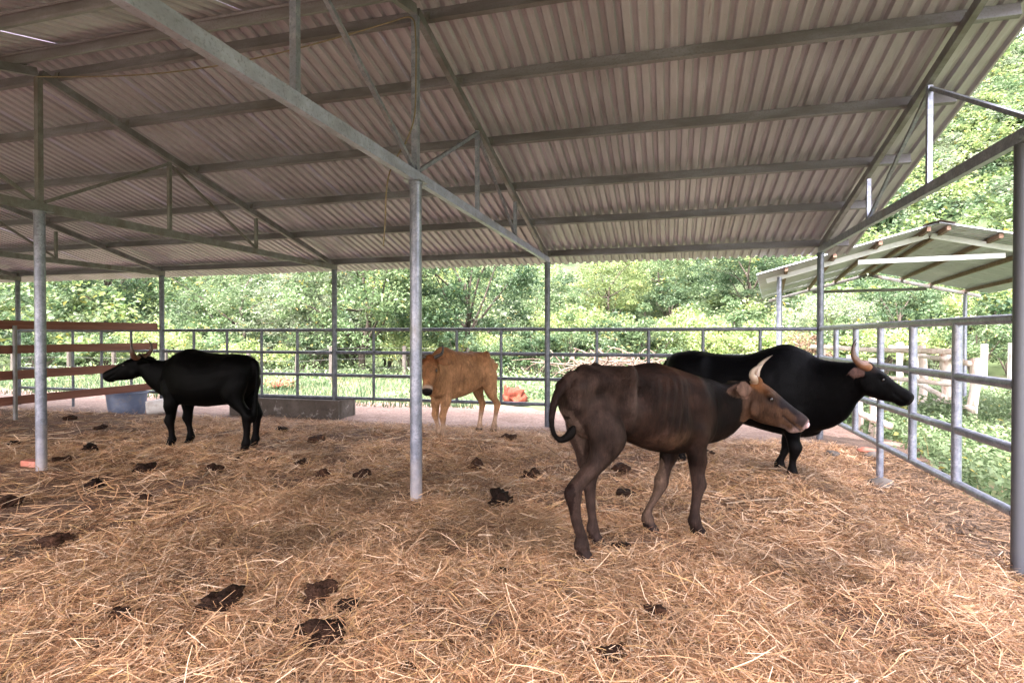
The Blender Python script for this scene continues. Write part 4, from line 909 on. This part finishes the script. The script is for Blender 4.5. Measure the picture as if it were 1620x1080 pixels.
loc = (-5.355, 5.64); rc, _ = cattle('black_cow', PC, (*loc, .135), R(183.35))
tag(rc, 'solid black cow standing alone facing the board fence with raised curved horns', 'cattle', 'cattle in the shed')

# --- tan zebu-like cow facing the camera side
def col_tan(co, h, oh, ear, nm, f, l):
    n = len(co); x, y, z = co.T; nz = vnoise(x+y*.7, z, .14, 84); c = np.tile(np.array([.25,.128,.063]), (n, 1))
    c = mixc(c, (.165,.073,.032), sstep(.98, 1.2, z+.06*nz)*.8); c = mixc(c, (.29,.155,.078), (1-sstep(.55, .75, z))*.7)
    c = mixc(c, (.13,.052,.021), sstep(.55, .8, x)*.6); c = mixc(c, (.36,.25,.18), (1-sstep(.22, .36, z+.03*nz))*.75)
    c = mixc(c, (.05,.035,.03), (1-sstep(.05, .08, z)))
    s_, ll, uu = h.T; c = np.where(oh[:, None], np.array([.225,.105,.048]), c)
    c = mixc(c, (.10,.034,.012), oh*(1-sstep(.03,.14,s_))); c = mixc(c, (.30,.22,.17), oh*sstep(.385, .41, s_)); c = mixc(c, (.008,.006,.006), oh*sstep(.43, .45, s_)*(uu > -.04))
    c = mixc(c, (.02,.010,.007), oh*np.exp(-((s_-.165)/.035)**2-((uu-.032)/.026)**2)*(np.abs(ll) > .05))
    c = mixc(c, (.09,.042,.024), ear*.7)
    return c*(1+.10*nz)[:, None]
PD = dict(hairw=1.6, vox=.0115, smooth=3, sg=1.7, be=2.1,
  body=[(-.60,.98,.86,.05,.5),(-.56,1.05,.76,.10,.58),(-.46,1.13,.68,.15,.66),(-.32,1.185,.66,.195,.76),(-.18,1.180,.63,.195,.62),(0,1.185,.575,.215,.47),(.16,1.205,.55,.215,.46),(.28,1.235,.545,.19,.48),(.42,1.24,.55,.15,.5),(.54,1.16,.58,.11,.5),(.62,1.05,.66,.08,.5)],
  neck=[(.30,0,.90,.17,.30,.32),(.46,.04,.90,.14,.25,.32),(.60,.13,.935,.105,.18,.26),(.715,.22,1.00,.085,.13,.16),(.83,.31,1.06,.075,.095,.10)],
  head=((.815,.305,1.085),(.45,.42,-.70)), ears=((-.15,.95,-.12,.19),(-.15,.95,-.12,.19)),
  legs=[fleg(.40,-.11,.37,-.11,.86,1.02,.85), fleg(.40,.11,.43,.075,.86,1.02,.85), hleg(-.42,-.12,-.44,-.14,-.50,1.02,.84), hleg(-.42,.12,-.52,.08,-.585,1.02,.84)],
  hoofs=[(.37,-.11),(.435,.075),(-.44,-.14),(-.52,.08)],
  tail=[(-.56,0,1.05),(-.62,0,.99),(-.645,0,.85),(-.64,0,.6),(-.63,0,.42)], tailr=([0,.15,.6,.8,1],[.04,.028,.018,.03,.012]),
  sculpt=[(-.30,.22,1.14,(.04,.07,.055),.032),(-.29,.235,1.0,(.028,.07,.12),.018),(-.18,.25,1.02,(.07,.10,.10),-.032),(-.56,.10,.98,(.045,.05,.05),.022),(-.45,.18,1.0,(.08,.1,.08),-.022),(.36,.15,1.05,(.035,.07,.15),.014),(.26,.2,.9,(.04,.1,.18),-.014),(.36,0,1.25,(.14,.06,.05),.012)],
  balls=[((.50,.03,.60),(.09,.03,.12))], ribs=(.010,-.18,.26,.068,-.35),
  horns=([(0,.03,.015),(-.01,.085,.05),(-.02,.10,.12),(-.02,.085,.19)],[(0,.03,.015),(-.01,.085,.05),(-.02,.10,.12),(-.02,.085,.19)]), hornr=.028,
  horncol=((.04,.028,.02),(.014,.010,.009),(.005,.004,.004)), colour=col_tan)
loc = (-2.751, 7.444); rd, _ = cattle('tan_cow', PD, (*loc, .09), R(-117.7))
tag(rd, 'thin orange tan cow with dark upright horns standing beyond the middle post', 'cattle', 'cattle in the shed')
# ------------------------------------------------------------------ straw
def strands(xy, lmin, lmax, wmin, wmax, seed, lift=.015, tilt=.22, bright=1.0, curl=.5, K=4):
    rg = np.random.default_rng(seed); n = len(xy); L_ = rg.uniform(lmin, lmax, n); wd = rg.uniform(wmin, wmax, n)
    flow = 2.2*vnoise(xy[:, 0], xy[:, 1], .55, 91) + 1.4*vnoise(xy[:, 0], xy[:, 1], .2, 92); a = flow*1.2 + rg.normal(0, .95, n); cv = rg.normal(0, curl, n)
    ts = np.linspace(-.5, .5, K); pts_ = []
    til = rg.normal(0, tilt, n); z0 = np.maximum(z_bed(xy[:, 0], xy[:, 1]), z_dirt(xy[:, 0], xy[:, 1])) + np.abs(rg.normal(0, lift, n))
    for t in ts:
        ang = a + cv*t*2; px_ = xy[:, 0] + np.cos(a)*t*L_ + -np.sin(a)*cv*(t*t)*L_; py_ = xy[:, 1] + np.sin(a)*t*L_ + np.cos(a)*cv*(t*t)*L_
        zz = z0 + til*t*L_ - (t*t)*L_*np.abs(rg.normal(0, .10, n)); zz = np.maximum(zz, np.maximum(z_bed(px_, py_), z_dirt(px_, py_)) - .004); pts_.append(np.column_stack([px_, py_, zz]))
    Pm = np.stack(pts_, 1)                                                  # n,K,3
    T = np.gradient(Pm, axis=1); T /= np.linalg.norm(T, axis=2)[:, :, None]+1e-9
    up_ = np.column_stack([rg.normal(0, .6, n), rg.normal(0, .6, n), np.ones(n)])[:, None, :]
    sd = np.cross(T, up_); sd /= np.linalg.norm(sd, axis=2)[:, :, None]+1e-9
    tw = np.array([.8, 1, 1, .45] if K == 4 else [.8, 1, .5])[None, :, None]; sd = sd*wd[:, None, None]*.5*tw
    V = np.stack([Pm-sd, Pm+sd], 2).reshape(-1, 3); b = (np.arange(n)*K*2)[:, None] + (np.arange(K-1)*2)[None, :]; b = b.ravel()
    F = np.stack([b, b+1, b+3, b+2], 1)
    pal = np.array([(.52,.345,.205), (.40,.24,.132), (.28,.152,.080), (.13,.062,.032), (.66,.51,.37), (.46,.31,.145)])
    pr = np.array([.28, .22, .15, .10, .17, .08]); c = pal[rg.choice(len(pal), n, p=pr)]
    patch = vnoise(xy[:, 0], xy[:, 1], .9, 93)*.5 + vnoise(xy[:, 0], xy[:, 1], .3, 94)*.5
    wet = sstep(.12, .6, vnoise(xy[:, 0]+3, xy[:, 1], 1.25, 98)*.6 + vnoise(xy[:, 0], xy[:, 1]+5, .45, 99)*.6)
    c = c*np.array([1.05,.985,.935])*((1-.42*wet)[:, None])*(bright*(1.06+.36*patch)*rg.uniform(.75, 1.2, n))[:, None]
    return V, F, np.repeat(c, K*2, 0)
def scatter(n, x0, x1, y0, y1, seed, edge=True):
    rg = np.random.default_rng(seed); xy = np.column_stack([rg.uniform(x0, x1, n), rg.uniform(y0, y1, n)])
    if edge:
        e = z_bed(xy[:, 0], xy[:, 1]); ex = xy[:, 0] + .10*vnoise(xy[:, 1], xy[:, 0], .7, 21); ey = xy[:, 1] + .12*vnoise(xy[:, 0], xy[:, 1], .6, 22)
        rr = np.random.default_rng(seed+2); xy = xy[(ex < 2.10 + .30*rr.random(len(xy))**2 + .16*vnoise(xy[:, 0]*0, xy[:, 1], .45, 97)) & (ey < 8.45 + 1.3*rr.random(len(xy))**4)]
        keep = np.random.default_rng(seed+1).random(len(xy)) < np.clip(.72 + .6*vnoise(xy[:, 0], xy[:, 1], .42, 95) + .3*vnoise(xy[:, 0], xy[:, 1], .16, 96), .10, 1)
        xy = xy[keep]
    return xy
VV = []; FF = []; CC = []; nv = 0
for xy, args in ((scatter(200000, -3.6, 2.5, 1.1, 4.3, 101), dict(lmin=.03, lmax=.17, wmin=.0018, wmax=.0038, seed=111, lift=.018, curl=.9, tilt=.32, K=3)),
                 (scatter(26000, -3.6, 2.5, 1.1, 4.3, 102), dict(lmin=.12, lmax=.30, wmin=.0022, wmax=.0048, seed=112, lift=.022, tilt=.3, bright=1.12)),
                 (scatter(120000, -7.5, 2.5, 4.3, 8.9, 103), dict(lmin=.05, lmax=.22, wmin=.003, wmax=.0066, seed=113, lift=.018, bright=1.0, tilt=.32, curl=.7, K=3)),
                 (scatter(16000, -14, -3.6, .8, 8.9, 104), dict(lmin=.08, lmax=.32, wmin=.004, wmax=.008, seed=114, lift=.018, bright=1.0, tilt=.3, K=3)),
                 (scatter(9000, -10, -3.6, 2.0, 5.5, 105), dict(lmin=.10, lmax=.36, wmin=.0035, wmax=.007, seed=115, lift=.016, bright=.95))):
    v, f_, c = strands(xy, **args); VV.append(v); FF.append(f_+nv); CC.append(c); nv += len(v)
rg = np.random.default_rng(106); xy = scatter(90000, -4.2, 2.4, 1.2, 6.0, 107); n = len(xy); a = rg.uniform(0, 6.28, n); L_ = rg.uniform(.006, .028, n); wd = rg.uniform(.0012, .003, n)
C_ = np.column_stack([xy, np.maximum(z_bed(xy[:, 0], xy[:, 1]), z_dirt(xy[:, 0], xy[:, 1])) + rg.uniform(.001, .02, n)]); dv = np.column_stack([np.cos(a)*L_, np.sin(a)*L_, rg.normal(0, .005, n)]); sv = np.column_stack([-np.sin(a)*wd, np.cos(a)*wd, rg.normal(0, .001, n)])
v = np.stack([C_-dv-sv, C_-dv+sv, C_+dv+sv, C_+dv-sv], 1).reshape(-1, 3); VV.append(v); FF.append(np.arange(n*4).reshape(n, 4)+nv); nv += len(v)
CC.append(np.repeat(np.array([(.50,.34,.20), (.36,.21,.11), (.22,.11,.055)])[rg.choice(3, n, p=[.4, .4, .2])]*rg.uniform(.8, 1.2, (n, 1)), 4, 0))
tag(link('straw', np_mesh('straw', np.concatenate(VV), np.concatenate(FF), np.concatenate(CC)), M['straw']), 'loose golden brown straw bedding strewn over the whole pen floor', 'straw', kind='stuff')
# thicker dry maize stalks
rg = np.random.default_rng(120); m = MB(); cols = []
for k in range(280):
    x = rg.uniform(-9.5, 1.6) if k > 60 else rg.uniform(-4, .5); y = rg.uniform(4.4, 8.5) if k > 12 else rg.uniform(2.4, 4.4); L_ = rg.uniform(.08, .55)**1.1; a = rg.uniform(0, math.pi)*.5 - .3 + rg.normal(0, .6); r_ = rg.uniform(.004, .009)
    P_ = []
    for t in (-.5, -.15, .2, .5):
        px_, py_ = x+math.cos(a)*t*L_, y+math.sin(a)*t*L_ + .05*L_*t*t*rg.normal(0, 1); P_.append((px_, py_, float(z_bed(px_, py_)) + r_ + .008 + rg.uniform(0, .012)))
    m.tube(P_, [r_, r_*rg.uniform(.8, 1.1), r_, r_*.7], 5); cols += [np.array([.46,.335,.225])*rg.uniform(.6, 1.15)]*20
o = m.build('dry_stalks', M['straw']); set_col(o.data, np.array(cols)); tag(o, 'pale dry maize stalks lying scattered on the straw', 'stalks', kind='stuff')

# ------------------------------------------------------------------ dung
DG = 'dark dung pats on the straw'
def dpos(px, py):
    d_ = 900*(1.5-.13)/(py-531); p = c2w(d_of(px, d_), d_); return p.x, p.y
for k, (px, py, wpx, lab, sz) in enumerate((
    (505, 955, 62, 'tall lumpy pile of fresh dark dung close beside the biggest flat pat', .75), (545, 972, 42, 'small dung lump touching the tall dung pile', .5),
    (508, 1012, 110, 'largest flat wet dung pat on the foreground straw', .28), (345, 966, 95, 'dark dung pat with pale straw stuck across it', .35),
    (792, 803, 48, 'crumbly dung lump between the middle post and the young bull', .6), (838, 762, 34, 'round dung lump nearest behind the young bull tail', .7), (752, 743, 34, 'small dung lump on the straw in front of the tan cow hooves', .5), (570, 765, 32, 'round dung lump closest to the left of the middle post', .6), (515, 758, 28, 'dark dung lump next beyond the one left of the middle post', .65),
    (478, 740, 32, 'flat dung lump between the middle post and the concrete trough', .5), (148, 773, 34, 'rounded dung lump right of the left pipe post foot', .6), (88, 867, 60, 'long flat dung pat on the left foreground straw', .35), (15, 808, 50, 'wide flat dung pat in front of the red brick', .35), (230, 747, 44, 'wide dung pat between the left pipe post and the black cow front hooves', .4), (142, 718, 30, 'dung lump on the straw just behind the left pipe post', .5),
    (335, 748, 40, 'dung pat on the straw in front of the left black cow belly', .4), (990, 788, 46, 'flat dark dung pat under the belly of the young bull', .3), (985, 747, 36, 'flat dark dung pat behind the young bull belly', .35), (983, 873, 34, 'dark lump in place of a shadow hole beside the young bull hind hooves', .22), (1040, 980, 44, 'straw covered dung hump in front of the young bull', .4), (185, 985, 42, 'small dung lump left of the straw covered dung pat', .4), (965, 1052, 66, 'dark trampled dung at the front edge of the straw', .28),  # the lump by the hind hooves stands in for a shadow hole
    (500, 704, 34, 'dung pat on the straw in front of the concrete trough end', .35), (425, 735, 24, 'little dung lump right of the left black cow hind hooves', .4), (446, 684, 24, 'little dung lump between the trough and the left black cow tail', .4), (806, 699, 30, 'dung pat beside the tan cow hind hoof', .45), (100, 741, 40, 'dung pat touching the foot of the left pipe post', .45), (160, 684, 26, 'dung lump on the straw in front of the blue tub', .4), (110, 668, 20, 'little dung lump at the foot of the board fence', .5), (378, 733, 20, 'tiny dung lump by the left black cow hind hoof', .4), (790, 910, 54, 'thin dung smear on the straw in front of the middle post', .15), (20, 705, 26, 'dung lump below the steel post of the board fence', .4), (648, 1062, 40, 'small dung smear on the front straw in line with the middle post', .25), (1118, 727, 26, 'dung lump behind the young bull right foreleg', .4), (230, 800, 26, 'little dung lump right of the rounded lump by the left post', .35))):
    x, y = dpos(px, py); d_ = 900*1.37/(py-531); R_ = wpx/2*d_/900
    lump('dung_pat', M['dung'], (x, y, float(z_bed(x, y))+.012+.08*R_*sz), R_*.74, R_*.63, R_*sz*1.05, 200+k, 4, .55, lab or 'small dark dung lump lying on the straw among the scattered stalks', 'dung', DG)
# brick and stones
x, y = dpos(52, 745); tag(MB().box((-.11,-.05,0), (.11,.05,.06)).build('brick', M['brick']), 'single red brick beside the foot of the left pipe post', 'brick').location = (x, y, float(z_bed(x, y))+.015)
for px, d_, s_, lab in ((1318, 6.95, .10, 'pale flat stone on the floor edge behind the black bull chest'), (1395, 5.75, .13, 'flat concrete lump at the foot of the right fence upright')):
    p = c2w(d_of(px, d_), d_); lump('stone', M['stone'], (p.x, p.y, float(max(z_bed(p.x, p.y), z_dirt(p.x, p.y)))+.02), s_, s_*.75, s_*.4, int(px), 3, .3, lab, 'stone')
for px, d_, lab in ((1372, 7.3, 'broken red brick on the dirt under the right fence'), (1385, 7.0, 'chipped pale brick piece beside the broken red brick')):
    p = c2w(d_of(px, d_), d_); o = lump('brick', M['brick'] if px == 1372 else M['stone'], (p.x, p.y, float(z_dirt(p.x, p.y))+.03), .11, .07, .05, int(px), 2, .25, lab, 'brick')
# trampled twigs and straw on the dirt strip under the right fence
rg = np.random.default_rng(130); n = 8000; xy = np.column_stack([rg.uniform(2.1, 3.1, n), rg.uniform(2.2, 8.6, n)])
a = rg.uniform(0, 6.28, n); L_ = rg.uniform(.04, .22, n)*.5; z = z_dirt(xy[:, 0], xy[:, 1]) + rg.uniform(.004, .02, n); dv = np.column_stack([np.cos(a)*L_, np.sin(a)*L_, rg.normal(0, .01, n)]); sv = np.column_stack([-np.sin(a), np.cos(a), rg.normal(0,.5,n)])*rg.uniform(.0015, .004, n)[:, None]
C_ = np.column_stack([xy, z]); V = np.stack([C_-dv-sv, C_-dv+sv, C_+dv+sv, C_+dv-sv], 1).reshape(-1, 3)
c = np.array([.24,.145,.08])*rg.uniform(.3, 1.5, n)[:, None]
tag(link('fence_litter', np_mesh('fence_litter', V, np.arange(n*4).reshape(n, 4), np.repeat(c, 4, 0)), M['straw']), 'trampled straw and twigs on the dirt strip under the right fence', 'litter', kind='stuff')
